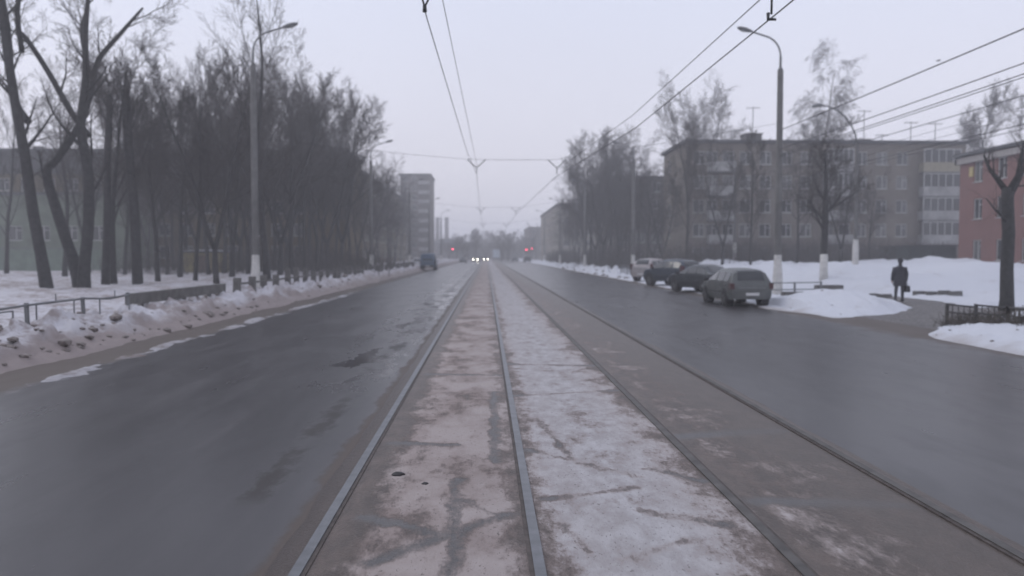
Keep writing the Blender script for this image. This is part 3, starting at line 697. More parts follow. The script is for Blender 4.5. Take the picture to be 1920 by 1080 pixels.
# grey five-storey block on the right, facing us
D0 = 90.0; GX = PX(1288, D0); GW = PX(1822, D0)-GX
wx = [(PX(p, D0)-GX) for p in (1312, 1400, 1438, 1478, 1516, 1622, 1661, 1700)]
bx_ = [(PX(p, D0)-GX) for p in (1352, 1575, 1768)]       # balcony bays
wins = [(x, z) for x in wx for z in zf(5)] + [(x+s, z) for x in bx_ for s in (-.95, .95) for z in zf(5)]
grey, rf = block('apartment_block', 'grey brick five-storey apartment block with balconies behind the parked cars', (GX, D0, 0), 0, GW, 11.5, 14.6, wins, W_GREY, R_DARK, 1.3, 1.45, side_wins=[(3.2, z) for z in zf(5)])
for bi, x in enumerate(bx_):
    for fi in range(1, 5):
        z = zf(5)[fi]-.85; wide = 4.3 if bi == 2 else 3.0
        yl = bi == 2 and fi == 4
        b = MB().box(x-wide/2, x+wide/2, -1.05, -.99, z, z+1.05).box(x-wide/2, x-wide/2+.05, -.99, -.003, z, z+1.05).box(x+wide/2-.05, x+wide/2, -.99, -.003, z, z+1.05).build('balcony', M_BALCY if yl else M_BALC, grey)
        MB().box(x-wide/2+.02, x+wide/2-.02, -1.02, -.004, z-.14, z-.003).build('balcony_slab', M_CONC, b)
        if bi == 2 or (bi == 1 and fi in (3, 4)):
            fr = MB(); top = z+2.45
            nb = 5
            for k in range(nb+1):
                xx = x-wide/2+.03+(wide-.13)*k/nb; fr.box(xx, xx+.07, -1.03, -.97, z+1.052, top)
            fr.box(x-wide/2, x+wide/2, -1.035, -.965, top, top+.08); fr.build('glazing_frame', M_FRAME, b)
            for k in range(nb):
                xa = x-wide/2+.03+(wide-.13)*k/nb+.07; xb = x-wide/2+.03+(wide-.13)*(k+1)/nb
                MB().quad((xa, -1.0, z+1.06), (xb, -1.0, z+1.06), (xb, -1.0, top), (xa, -1.0, top)).build('pane', M_GLASS, b)
MB().box(PX(1395, 93)-GX, PX(1425, 93)-GX, 2, 4, 14.95, 15.9).box(PX(1393, 93)-GX, PX(1427, 93)-GX, 1.9, 4.1, 15.903, 16.05).build('vent_hut', M_CONCD, grey)
MB().box(PX(1615, 93)-GX, PX(1640, 93)-GX, 3, 5, 14.95, 15.6).build('vent_hut', M_CONCD, grey)
for px, top in ((1413, 200), (1625, 205), (1660, 250), (1715, 226), (1762, 228), (1690, 262)):
    x = PX(px, 94)-GX; zt = PZ(top, 94); a = MB().tube([(x, 4, 14.9), (x, 4, zt)], .045, 5)
    a.tube([(x-.8, 4, zt-.15), (x+.8, 4, zt-.15)], .03, 4)
    for k in (-.7, -.35, 0, .35, .7): a.tube([(x+k, 3.6, zt-.1), (x+k, 4.4, zt-.1)], .022, 4)
    a.build('antenna', M_WIRE, grey)

# pink building at the right edge, its long wall along the street
PKX = 41.0; d1 = PKX*F/(1812-VX)
L = 34.0
M_CORN = plain('dull_cornice', (.30, .28, .27), .8, var=.15)
pw = [(2.6+3.1*i, z) for i in range(10) for z in (1.55, 5.0, 8.1)]
def wall_frame(x, d, face):  # rotate so the facade looks toward -x or +x
    return
pink, prf = block('brick_building', 'pink building with white cornice at the right picture edge', (PKX, d1, 0), R(-90), L, 13, 10.4, pw, W_PINK, R_SLATE, 1.15, 1.7, roof='hip', eave=.5, rh=1.6)
MB().box(-.3, L+.3, -.30, -.004, 10.4-.62, 10.4-.12).build('cornice', M_CORN, pink)
MB().box(-.3, -.004, -.30, 13, 10.4-.62, 10.4-.125).build('cornice', M_CORN, pink)
MB().box(1.5, 1.95, -.12, -.01, 8.6, 9.4).build('wall_sign', plain('dull_yellow_sign', (.45, .37, .16), .6), pink)
# dark green garage between them
gx0, gx1 = PX(1716, 72), PX(1808, 72)
t = thing('metal_garage', 'dark green metal garage in the snow between grey block and pink building', 'garage', (gx0, 72, .2))
M_DKG = plain('dark_green_sheet', (.035, .045, .045), .6, var=.25)
MB().box(0, gx1-gx0, 0, 5.5, 0, 2.55).build('body', M_DKG, t); MB().box(-.12, gx1-gx0+.12, -.15, 5.6, 2.553, 2.68).build('roof', M_DARKMET, t)
for k in range(2): MB().box(.25+k*2.0, 2.2+k*2.0, -.05, -.003, .05, 2.2).build('door', M_DKG, t)

# further right
o, r_ = block('apartment_block', 'dark brick four-storey block beyond the grey block on the right', (PX(1152, 128), 128, 0), 0, 11, 22, 14.3, [(1.8+2.5*i, z) for i in range(4) for z in zf(5, 2.7, 1.3)], W_DARK, R_DARK, 1.3, 1.45, side_wins=[(2+3.0*i, z) for i in range(7) for z in zf(5, 2.7, 1.3)])
o, r_ = block('apartment_block', 'pale gable-ended building far down the right side of the street', (17.5, 195, 0), 0, 12, 62, 14.2, [(2+2.7*i, z) for i in range(4) for z in zf(5, 2.7, 1.5)], W_LIGHT, R_DARK, 1.4, 1.5, side_wins=[(3+3.6*i, z) for i in range(16) for z in zf(5, 2.7, 1.5)])
o, r_ = block('apartment_block', 'farthest dim building on the right, left of the pale gable', (16.5, 310, 0), 0, 14, 40, 12.5, [(2+3*i, z) for i in range(4) for z in zf(4, 2.9, 1.4)], W_DARK, R_DARK, 1.5, 1.6, side_wins=[(3+4*i, z) for i in range(9) for z in zf(4, 2.9, 1.4)])
# left side
dL = 100.0; xL0, xL1 = PX(-160, dL), PX(652, dL)
wn_ = [(1.6+2.75*i, z) for i in range(int((xL1-xL0-2)/2.75)) for z in zf(5, 2.75, 1.6)]
left, lrf = block('apartment_block', 'long ochre five-storey building behind the bare trees on the left', (xL0, dL, 0), 0, xL1-xL0, 12, 14.6, wn_, W_TAN, R_SLATE, 1.35, 1.5, roof='flat')
MB().box(-.25, xL1-xL0+.25, -.22, -.004, 11.9, 14.6-.01).build('attic_band', plain('dark_attic_band', (.05, .05, .05), .85, var=.25, sc=.7), left)
for k in range(4):
    x = 14+k*12.4
    MB().box(x, x+1.0, 4, 5, 14.952, 15.8).build('chimney', M_CONCD, left)
o, r_ = block('apartment_block', 'tan building along the left street behind the second lamp post', (-20.5, 132, 0), R(90), 74, 12, 15.5, [(2.2+2.9*i, z) for i in range(25) for z in zf(5, 2.8, 1.6)], W_TAN, R_DARK, 1.35, 1.5)
tw, r_ = block('apartment_tower', 'nine-storey tower with white balcony edges at the far left of the street', (-24.0, 226, 0), 0, 8.2, 18, 24.4, [(1.4, z) for z in zf(9, 2.65, 1.4)]+[(3.8, z) for z in zf(9, 2.65, 1.4)], W_DARK, R_DARK, 1.4, 1.5)
for f in range(1, 9):
    z = zf(9, 2.65, 1.4)[f]-.9
    b = MB().box(5.0, 8.15, -1.1, -.003, z, z+1.0).build('balcony', M_BALC, tw)
for i, px in enumerate((821, 838)):
    d = 420; x = PX(px, d); t = thing('brick_chimney', ('left' if i == 0 else 'right') + ' one of the two tall chimney stacks at the far left', 'chimney', (x, d, 0))
    zt = PZ(408, d); MB().lathe([(1.25, 0), (.95, zt-.8), (1.1, zt-.8), (1.1, zt)], 12).build('stack', W_DARK, t, 40)
o, r_ = block('low_house', 'low house under the two far chimney stacks on the left', (PX(800, 330), 330, 0), 0, 16, 14, 6.5, [(2+3*i, 1.5) for i in range(5)]+[(2+3*i, 4.2) for i in range(5)], W_DARK, R_SLATE, 1.3, 1.5, roof='hip')

# pale green board fence at far left
M_PGR = plain('pale_green_boards', (.15, .19, .15), .75, var=.2, sc=1.2)
t = thing('board_fence', 'pale green board fence before the left building, left picture edge', 'fence', (PX(-60, 80), 80, .1))
n = 14; wpan = (PX(235, 80)-PX(-60, 80))/n
for k in range(n):
    MB().box(k*wpan+.01, (k+1)*wpan-.01, random.uniform(-.01, .01), .05, .08, 2.45+random.uniform(-.04, .04)).build('panel', M_PGR, t)
    MB().box(k*wpan-.05, k*wpan+.05, .06, .16, 0, 2.6).build('post', M_CONCD, t)
MB().box(0, n*wpan, -.06, -.015, 2.47, 2.55).build('top_rail', M_STEEL, t)
# low green building part behind the fence
t = thing('green_annex', 'pale green low annex behind the board fence at the left picture edge', 'building', (PX(-140, 90), 90, 0))
aw = PX(250, 90)-PX(-140, 90)
hol = [(1.5+3.0*i, 3.0+3.0*i, 3.6, 5.2) for i in range(7)]
mb = MB(); facade(mb, aw, 8.6, hol); mb.quad((aw, 0, 0), (aw, 8, 0), (aw, 8, 8.6), (aw, 0, 8.6)).quad((0, 8, 0), (0, 0, 0), (0, 0, 8.6), (0, 8, 8.6)); mb.build('wall', plain('pale_green_render', (.125, .148, .112), .85, var=.3, sc=.6), t)
MB().box(-.3, aw+.3, -.3, 8.3, 8.602, 8.9).build('roof', R_SLATE, t)
for a, b, c, d in hol: window(t, (a+b)/2, c, b-a, d-c, M_FRAME, M_GLASS)
# small yellow shed with snow on its roof
t = thing('shed', 'small ochre shed with snow on its roof among the left trees', 'shed', (PX(352, 70), 70, 0))
MB().box(0, 3.1, 0, 2.4, 0, 2.2).build('wall', plain('ochre_boards', (.27, .23, .12), .8, var=.25), t); MB().box(-.2, 3.3, -.25, 2.6, 2.203, 2.3).build('roof', M_DARKMET, t)
MB().grid([[(-.2+3.5*i/10, -.25+2.8*j/6, 2.3+.16*math.sin(math.pi*i/10)**.5*math.sin(math.pi*(j+.3)/6.7)**.5+.04*fbm(i, j)) for i in range(11)] for j in range(7)]).build('snow_cap', M_FIELD, t, 180, True)
MB().box(1.1, 1.95, -.05, -.003, .1, 1.95).build('door', M_FRAMEB, t)

# ------------------------------------------------------------------ lamp posts
def post_meshes(side, wh=True):
    """side=+1: arm reaches to -x (post right of the road)."""
    base = MB().lathe([(.245, 0), (.235, .9), (.185, 1.5), (.175, 2.0)], 12).mesh('painted_base', 50)
    pole = MB().lathe([(.168, 2.0), (.16, 4.3), (.165, 4.32), (.165, 4.45), (.155, 4.47), (.135, 10.65), (.09, 10.75)], 12).mesh('pole', 50)
    a = [(0, 0, 10.6), (0, 0, 11.3)]
    for k in range(7):
        w = math.pi/2*k/6*.85; a.append((-side*(.9-.9*math.cos(w)), 0, 11.3+.95*math.sin(w)))
    a.append((-side*1.35, 0, 12.42))
    arm = MB().tube(a, [.055]*2+[.04]*(len(a)-2), 8).mesh('arm', 180)
    h = MB(); M = Matrix.Translation((-side*1.35, 0, 12.44)) @ Matrix.Rotation(R(14)*side, 4, 'Y')
    rows = []
    for k, (l, ww, hh) in enumerate(((0, .04, .04), (.1, .09, .07), (.35, .15, .11), (.6, .13, .09), (.74, .04, .03))):
        rows.append([tuple(M @ Vector((-side*l, ww*math.cos(w), hh*math.sin(w)))) for w in [2*math.pi*j/10 for j in range(11)]])
    h.grid(rows); head = h.mesh('lamp_head', 180, True)
    gl = MB(); gl.grid([[tuple(M @ Vector((-side*l, ww*math.cos(w), -.035+hh*math.sin(w)))) for w in [math.pi+math.pi*j/6 for j in range(7)]] for l, ww, hh in ((.2, .05, .03), (.4, .11, .1), (.58, .09, .07), (.66, .03, .03))])
    return base, pole, arm, head, gl.mesh('lamp_glass', 180, True)
PM = {1: post_meshes(1), -1: post_meshes(-1)}
def lamp_post(x, y, side, label, group, sc=1.0, z=0):
    o = thing('lamp_post', label, 'lamp post', (x, y, z), 0, group); o.scale = (1, 1, sc)
    b, p, a, h, gl = PM[side]
    link('painted_base', b, M_WHITEWASH, o); link('pole', p, M_CONC, o); link('arm', a, M_STEEL, o)
    hd = link('lamp_head', h, M_STEEL, o); link('lamp_glass', gl, M_HEADL, hd); return o
XR, XL = 13.8, -10.7
SPANS = (37.5, 75.0, 112.0, 150.0, 190.0)
lamp_post(XR, 37.5, 1, 'tall lamp post with whitewashed base right beside the parked grey hatchback', 'lamp posts along the street')
lamp_post(XL, 37.5, -1, 'nearest left lamp post, tall and pale, before the bare trees', 'lamp posts along the street', 1.0)
for i, y in enumerate(SPANS[1:]):
    lamp_post(XR, y, 1, f'{ORD[i+1]} lamp post along the right side of the street', 'lamp posts along the street')
    lamp_post(XL, y, -1, f'{ORD[i+1]} lamp post along the left side of the street', 'lamp posts along the street')
def lamp2(x, y, label, top):
    o = thing('lamp_post', label, 'lamp post', (x, y, hR(x, y)-.1), 0, 'slim lamp posts behind the snow heaps')
    MB().lathe([(.2, 0), (.19, 1.3), (.15, 1.9)], 10).build('painted_base', M_WHITEWASH, o, 50)
    MB().lathe([(.12, 1.9), (.09, top-2.3)], 10).build('pole', M_CONC, o, 50)
    pts = [(0, 0, top-2.4)]+[(-2.3*(t**1.3), 0, top-2.4+2.4*math.sin(t*math.pi/2)**.8) for t in (.12, .25, .4, .55, .7, .85, 1)]
    MB().tube(pts, [.06]+[.05]*7, 7).build('arm', M_STEEL, o, 180)
    MB().tube([(-2.2, 0, top), (-2.4, 0, top+.03), (-2.75, 0, top-.02), (-2.95, 0, top-.08)], [.05, .13, .12, .03], 8).build('lamp_head', M_STEEL, o, 180)
lamp2(PX(1613, 50), 50, 'slim lamp post with curved arm and white base behind the walking person', 10.3)
lamp2(PX(1381, 75), 75, 'slim lamp post with white base behind the parked cars', 10.3)

# ------------------------------------------------------------------ overhead wires
def wire(name, label, pts, r, cat='wire', group=None, sag=0.0, parent=None, mat=None):
    q = []
    for a, b in zip(pts, pts[1:]):
        a, b = Vector(a), Vector(b)
        for k in range(10):
            t = k/10; v = a.lerp(b, t); v.z -= sag*4*t*(1-t); q.append(v)
    q.append(Vector(pts[-1]))
    o = MB().tube(q, r, 5).build(name, mat or M_WIRE, parent, 180)
    if parent is None: tag(o, label, cat, group)
    return o
cl = [(-.95, -4, 5.8), (-.95, 13, 5.8), (-.7, 30, 5.8), (-.45, 38, 5.8), (-.55, 75, 5.8), (-.35, 112, 5.8), (-.5, 150, 5.8), (-.43, 190, 5.8), (-.43, 420, 5.8)]
cr_ = [(4.45, -4, 5.65), (4.4, 12, 5.65), (4.3, 23, 5.65), (3.3, 38, 5.7), (2.75, 75, 5.8), (2.85, 112, 5.8), (2.7, 150, 5.8), (2.75, 190, 5.8), (2.75, 420, 5.8)]
wire('contact_wire', 'tram contact wire hanging above the left track', cl, .009)
wire('contact_wire', 'lower tram contact wire above the right track', cr_, .0115)
wire('carrier_wire', 'fainter carrier wire just right of the left contact wire', [(-.75, -4, 6.35), (-.75, 13, 6.35), (-.55, 30, 6.3), (-.43, 38, 6.2)], .007)
wire('carrier_wire', 'upper carrier wire just above the right contact wire', [(4.35, -4, 6.0), (4.3, 12, 6.0), (4.2, 23, 6.0), (3.3, 38, 6.0)], .009)
for i, y in enumerate(SPANS):
    zt = 6.75 if i == 0 else 6.6
    t = thing('span_wire', ('nearest' if i == 0 else ORD[i]) + ' cross wire spanning the street between two lamp posts', 'wire', (0, y, 0), 0, 'cross wires over the street')
    zl, zr = 7.4, 8.2
    wire('wire', None, [(XL, 0, zl), (-.9, 0, 6.45)], .007, parent=t, sag=.05)
    wire('wire', None, [(-.9, 0, 6.45), (3.2, 0, 6.45)], .009, parent=t, sag=.02)
    wire('wire', None, [(3.2, 0, 6.45), (XR, 0, zr)], .007, parent=t, sag=.05)
    for cx in ((-.45, 3.3) if i == 0 else (-.5, 2.75)):
        MB().tube([(cx-.42, 0, 6.44), (cx-.08, 0, 6.12), (cx, 0, 6.08), (cx+.08, 0, 6.12), (cx+.42, 0, 6.44)], .022, 5).tube([(cx, 0, 6.08), (cx, 0, 5.8)], .02, 5).build('yoke', M_DARKMET, t, 180)
# near V-shaped hanger over the left track and insulator over the right track
t = thing('wire_hanger', 'V-shaped hanger holding the left contact wire at the top of the picture', 'wire hanger', (0, 12.6, 0))
MB().tube([(-1.08, 0, 6.25), (-.95, 0, 5.84), (-.95, 0, 5.79)], .016, 5).tube([(-.95, 0, 5.84), (-.72, 0, 6.3)], .016, 5).build('hanger_arms', M_DARKMET, t, 180)
MB().tube([(-.95, 0, 5.86), (-.95, 0, 5.76)], [.03, .035], 7).build('clamp', M_DARKMET, t, 180)
MB().tube([(-.72, 0, 6.3), (-.72, 0, 6.2)], [.028, .028], 7).build('insulator', M_DARKMET, t, 180)
wire('wire', None, [(XL, 0, 7.3), (-.72, 0, 6.3), (4.3, 0, 6.4), (XR, 0, 8.0)], .009, parent=t)
t = thing('wire_hanger', 'dark insulator rod dropping to the right contact wire at the top edge', 'wire hanger', (0, 12.4, 0))
MB().tube([(4.42, 0, 6.35), (4.41, 0, 5.72)], .018, 6).build('rod', M_DARKMET, t, 180)
MB().tube([(4.36, 0, 5.74), (4.36, 0, 5.64), (4.48, 0, 5.64)], [.028, .03, .02], 7).build('clamp', M_DARKMET, t, 180)
# roadside cables right
for i, (rt, w) in enumerate(((.428, .020), (.364, .016), (.344, .014), (.338, .012))):
    z = CAMH+rt*XR
    wire('roadside_cable', f'{("topmost", "second", "third", "fourth")[i]} of the dark cables running from the tall right lamp post', [(XR, 37.5, z-.05), (XR, 0, z+.05), (XR, -6, z)], w, 'cable', 'cables from the tall right lamp post', sag=.10)
for i, (rt, w) in enumerate(((.300, .022), (.279, .010), (.262, .010), (.247, .022), (.238, .016))):
    z = CAMH+rt*23.4
    wire('roadside_cable', f'{("topmost", "second", "third", "fourth", "lowest")[i]} of the lower cables passing before the pink building roof', [(23.4, 75, z-.1), (23.4, 50, z), (23.4, 2, z+.05)], w, 'cable', 'lower cables on the right', sag=.12)
# bird
c = P(1765, 112, 45); t = thing('bird', 'tiny dark bird gliding above the cables on the right', 'bird', tuple(c))
bm_ = MB().tube([(-.12, 0, 0), (-.05, 0, .01), (.05, 0, .015), (.11, 0, .01), (.14, 0, 0)], [.008, .03, .035, .02, .004], 6); bm_.build('body', M_BLACK, t, 180)
MB().quad((-.03, .02, .02), (.05, .02, .02), (.03, .17, .06), (-.03, .15, .06)).quad((-.03, .15, .06), (.03, .17, .06), (-.01, .28, .04), (-.04, .27, .04)).build('wing', M_BLACK, t)
MB().quad((-.03, -.02, .02), (.05, -.02, .02), (.03, -.17, .06), (-.03, -.15, .06)).quad((-.03, -.15, .06), (.03, -.17, .06), (-.01, -.28, .04), (-.04, -.27, .04)).build('wing', M_BLACK, t)

# ------------------------------------------------------------------ fences and low roadside things
def left_fence():
    X = -9.75
    # near frame railing
    t = thing('tube_railing', 'low tube railing with square frames at the left edge, deep in snow', 'railing', (X, 0, 0))
    y = 12.5
    for k in range(5):
        z = hL(X, y); po = MB().box(-.035, .035, -.035, .035, z-.3, .98).build('post', M_STEEL, t, loc=(0, y, 0)); po.rotation_euler = (random.gauss(0, .04), random.gauss(0, .05), 0)
        if k < 4:
            MB().tube([(0, y-.05, .95+random.uniform(-.04, .02)), (.03, y+1.2, .92+random.uniform(-.05, .02)), (0, y+2.45, .95+random.uniform(-.05, .02))], .026, 7).build('top_rail', M_STEEL, t, 180)
            f = MB(); a, b, c, d = y+.4, y+2.0, .36, .80
            for q in (((0, a, c), (0, b, c)), ((0, b, c), (0, b, d)), ((0, b, d), (0, a, d)), ((0, a, d), (0, a, c))): f.tube(q, .018, 5)
            f.tube(((0, (a+b)/2, d), (0, (a+b)/2, .97)), .014, 5)
            fo = f.build('frame', M_STEEL, t); fo.rotation_euler = (random.gauss(0, .008), 0, random.gauss(0, .008))
        y += 2.4
    # dark boards lying along the fence line
    t2 = thing('concrete_beam', 'dark concrete beam lying on the snow along the left fence', 'beam', (X-.2, 0, 0))
    MB().box(-.12, .12, 22.6, 30.5, .60, .92).build('beam', M_CONCD, t2); 
    for yy in (23.2, 26.5, 29.8): MB().box(-.09, .09, yy-.12, yy+.12, .0, .598).build('support', M_CONCD, t2)
    # post and rail fence running off into the distance
    t3 = thing('post_fence', 'long low fence of stout dark posts along the left snow bank', 'fence', (X, 0, 0))
    y = 31.5; pm = MB().box(-.12, .12, -.13, .13, -.25, .92).mesh('post'); pm.materials.append(M_CONCD)
    k = 0
    while y < 108:
        z = hL(X, y)+random.uniform(-.04, .04); o = link('post', pm, None, t3, (random.uniform(-.05, .05), y, max(0, z-.25))); o.rotation_euler = (random.gauss(0, .02), random.gauss(0, .03), 0)
        st = 2.0
        if k % 2 == 0 and y < 60: MB().box(-.05, .05, y+.13, y+st*2-.13, .82, .90).build('rail', M_CONCD, t3)
        y += st; k += 1
left_fence()
def railing(name, label, pts, h, mat, step, vert=0.0, rails=(0.0, .4)):
    """Railing along a polyline: posts, rails and optional upright bars, each a part."""
    t = thing(name, label, 'railing', (pts[0][0], pts[0][1], 0)); o = Vector((pts[0][0], pts[0][1], 0))
    for a, b in zip(pts, pts[1:]):
        a, b = Vector((*a, 0)), Vector((*b, 0)); n = max(1, int(round((b-a).length/step)))
        for k in range(n):
            p, q = a.lerp(b, k/n), a.lerp(b, (k+1)/n); zp, zq = max(0, hR(p.x, p.y))-.05, max(0, hR(q.x, q.y))-.05
            zp = zq = max(zp, zq)*.5
            MB().box(p.x-o.x-.035, p.x-o.x+.035, p.y-o.y-.035, p.y-o.y+.035, -.1, zp+h+.03).build('post', mat, t)
            for r in rails:
                MB().tube([p-o+Vector((0, 0, zp+h-r*h)), q-o+Vector((0, 0, zq+h-r*h))], .026, 6).build('rail', mat, t, 180)
            if vert:
                m = int((q-p).length/vert)
                for j in range(1, m):
                    v = p.lerp(q, j/m)-o; MB().tube([v+Vector((0, 0, zp+.08)), v+Vector((0, 0, zp+h))], .012, 4).build('bar', mat, t)
        z = max(0, hR(b.x, b.y))*.5
        MB().box(b.x-o.x-.035, b.x-o.x+.035, b.y-o.y-.035, b.y-o.y+.035, -.1, z+h+.03).build('post', mat, t)
    return t
M_RAILD = plain('rusty_dark_railing', (.07, .068, .068), .7, .2, var=.4, sc=8)
railing('metal_railing', 'dark bent metal railing in front of the thick tree at the right edge', [(12.8, 21.8), (13.0, 19.5), (12.9, 14.0)], .58, M_RAILD, 1.3, .2, (0, .35, .86))
railing('metal_railing', 'low metal railing between the grey hatchback and the whitewashed tree', [(12.3, 34.6), (15.0, 35.4)], .72, M_STEEL, 1.35, 0, (0, .42))
railing('metal_railing', 'small lattice railing beyond the silver car on the right roadside', [(13.0, 77), (13.0, 70), (14.2, 68.4)], .95, M_STEEL, 1.6, .2, (0, .85))
for i, (x0, x1, y, z0, z1) in enumerate(((12.7, 14.3, 33.9, 0, .42), (15.1, 16.3, 36.2, .1, .62))):
    o = MB().box(-.0, x1-x0, -.2, .2, z0, z1).build('concrete_block', M_CONCD, None, None); o.location = (x0, y, 0)
    tag(o, ('dark concrete kerb block under the low railing by the hatchback', 'dark snow-covered block right of the low railing')[i], 'concrete block')
# low border stones peeping out of the snow behind the walker
for i in range(6):
    px = (1648, 1672, 1738, 1762, 1786, 1808)[i]; d = 37.5 - i*.45
    x = PX(px, d); bm = bmesh.new(); bmesh.ops.create_cube(bm, size=1); bmesh.ops.bevel(bm, geom=bm.edges[:], offset=.12, segments=2)
    for v in bm.verts: v.co = Vector((v.co.x*.5, v.co.y*.3, v.co.z*.42)) + .03*noise.noise_vector(v.co*3+Vector((i, 0, 0)))
    me = bpy.data.meshes.new('border_stone'); bm.to_mesh(me); bm.free()
    o = link('border_stone', me, M_CONC, None, (x, d, max(0, hR(x, d))-.05))
    tag(o, f'{ORD[i]} grey border stone from the left peeping from snow behind the walker', 'stone', 'border stones behind the walker')
# dead weeds tangled under the right railing
wd = MB(); rnd = random.Random(3)
for i in range(1700):
    y = rnd.uniform(13.8, 21.9); x = 12.95+rnd.gauss(0, .25); z = hR(x, y)-.03; h = rnd.uniform(.15, .55)
    q = tube_path(Vector((x, y, z)), Vector((rnd.gauss(0, .5), rnd.gauss(0, .5), 1)), h, 3, .25, -.1, rnd); wd.tube(q, [.008, .007, .006, .004], 3, False)
tag(wd.build('dead_weeds', plain('dead_weeds', (.075, .065, .055), .9, var=.4, sc=4)), 'dark dead weeds tangled along the right railing', 'weeds', kind='stuff')
# leafless hedge / brush along building feet
def brush(label, spots, seed, hmin, hmax, n):
    rnd = random.Random(seed); b = MB()
    for i in range(n):
        x, y, sx, sy = spots[i % len(spots)]; px, py = x+rnd.gauss(0, sx), y+rnd.gauss(0, sy); h = rnd.uniform(hmin, hmax)
        q = tube_path(Vector((px, py, 0)), Vector((rnd.gauss(0, .25), rnd.gauss(0, .25), 1)), h, 4, .14, .03, rnd); b.tube(q, [.022, .018, .014, .01, .006], 3, False)
        for k in range(4):
            j = rnd.randint(1, 3); w = tube_path(q[j], Vector((rnd.gauss(0, .6), rnd.gauss(0, .6), .8)), h*.4, 2, .15, .05, rnd); b.tube(w, [.011, .009, .005], 3, False)
    tag(b.build('brushwood', M_TWIG), label, 'brush', kind='stuff')
brush('dark leafless brush along the foot of the grey apartment block', [(PX(p, 80), 80+random.uniform(-6, 6), 1.6, 1.5) for p in range(1260, 1720, 16)], 1, 1.6, 3.8, 2600)
brush('dark leafless brush between the trunks of the left tree row', [(PX(p, 75), 75+random.uniform(-10, 14), 1.6, 2.5) for p in range(300, 690, 16)], 2, 1.2, 3.0, 1500)
brush('dark leafless brush at the end of the street below the far trees', [(x, 375+random.uniform(-10, 10), 2.5, 4) for x in range(-24, 30, 2)], 6, 4, 9.5, 4500)
brush('dark leafless brush along the far right roadside', [(random.uniform(15, 20), y, 1, 2) for y in range(95, 200, 5)], 4, 1.5, 3.5, 1600)

# ------------------------------------------------------------------ vehicles
def lerp(a, b, t): return a+(b-a)*t
SHAPES = {
 'hatch': dict(st=[(-2.06, .36, .60, .63, .70, .62), (-2.03, .30, .76, .80, .78, .68), (-1.95, .28, .90, .95, .81, .68), (-1.76, .27, .93, 1.33, .835, .60), (-1.5, .26, .93, 1.42, .84, .58), (-.5, .23, .92, 1.46, .84, .58), (.1, .22, .92, 1.44, .84, .58), (.45, .22, .92, 1.36, .84, .56), (1.05, .22, .91, .965, .84, .66), (1.6, .22, .85, .89, .83, .68), (1.92, .24, .70, .75, .79, .66), (2.06, .30, .48, .54, .68, .6)],
   rearw=(-1.93, -1.62), front=(.5, 1.02), sides=((-1.62, -1.06), (-.98, -.22), (-.12, .88)), wheels=(-1.28, 1.25), tz=.80, ty=-2.0),
 'sedan': dict(st=[(-2.25, .36, .60, .63, .72, .62), (-2.22, .30, .80, .84, .80, .70), (-2.1, .28, .93, .98, .84, .72), (-1.62, .27, .95, 1.02, .86, .68), (-1.0, .26, .95, 1.36, .87, .56), (-.4, .23, .94, 1.45, .87, .57), (.1, .22, .93, 1.44, .87, .57), (.5, .22, .92, 1.34, .87, .57), (1.2, .22, .91, .97, .87, .68), (1.75, .22, .86, .90, .86, .7), (2.08, .24, .72, .77, .82, .68), (2.22, .30, .48, .54, .70, .6)],
   rearw=(-1.58, -.95), front=(.52, 1.15), sides=((-1.35, -.62), (-.52, .2), (.3, .95)), wheels=(-1.32, 1.35), tz=.80, ty=-2.18),
 'suv': dict(st=[(-2.15, .42, .70, .73, .76, .66), (-2.12, .36, .98, 1.02, .84, .74), (-2.05, .35, 1.08, 1.15, .87, .70), (-1.8, .34, 1.10, 1.52, .89, .60), (-1.4, .32, 1.10, 1.64, .89, .60), (-.5, .30, 1.08, 1.68, .89, .61), (.1, .30, 1.06, 1.66, .89, .61), (.45, .30, 1.05, 1.58, .89, .61), (1.05, .30, 1.04, 1.10, .89, .72), (1.65, .30, 1.0, 1.04, .88, .74), (2.0, .32, .86, .92, .85, .72), (2.13, .38, .60, .66, .74, .66)],
   rearw=(-2.0, -1.62), front=(.5, 1.0), sides=((-1.72, -1.05), (-.95, -.2), (-.1, .88)), wheels=(-1.3, 1.3), tz=1.0, ty=-2.1),
 'van': dict(st=[(-2.3, .45, .9, .95, .90, .86), (-2.27, .38, 1.20, 1.9, .96, .86), (-2.2, .36, 1.25, 2.12, .98, .84), (-1.5, .35, 1.25, 2.2, .98, .84), (0, .34, 1.22, 2.2, .98, .84), (.9, .33, 1.2, 2.18, .98, .83), (1.25, .33, 1.2, 2.05, .98, .82), (1.85, .33, 1.15, 1.22, .97, .80), (2.15, .34, 1.0, 1.06, .94, .78), (2.35, .38, .7, .78, .86, .74)],
   rearw=(-2.262, -2.23), front=(1.3, 1.8), sides=((-1.9, -.9), (-.8, .3), (.45, 1.6)), wheels=(-1.4, 1.5), tz=1.05, ty=-2.28)}
def ring(sh, y):
    st = sh['st']
    k = 0
    while k < len(st)-2 and y > st[k+1][0]: k += 1
    a, b = st[k], st[k+1]; t = max(0, min(1, (y-a[0])/(b[0]-a[0])))
    zb, be, tp, wb, wt = [lerp(a[i], b[i], t) for i in range(1, 6)]
    gh = max(0, min(1, (tp-be-.05)/.3))
    return [(wb*.90, zb), (wb*.985, zb+.12), (wb, lerp(zb, be, .55)), (wb*.985, be), (lerp(wb*.93, wt+.03, gh), lerp(be, tp, .85)), (wt*.86, tp-.012*gh), (wt*.45, tp+.012), (0, tp+.018)]
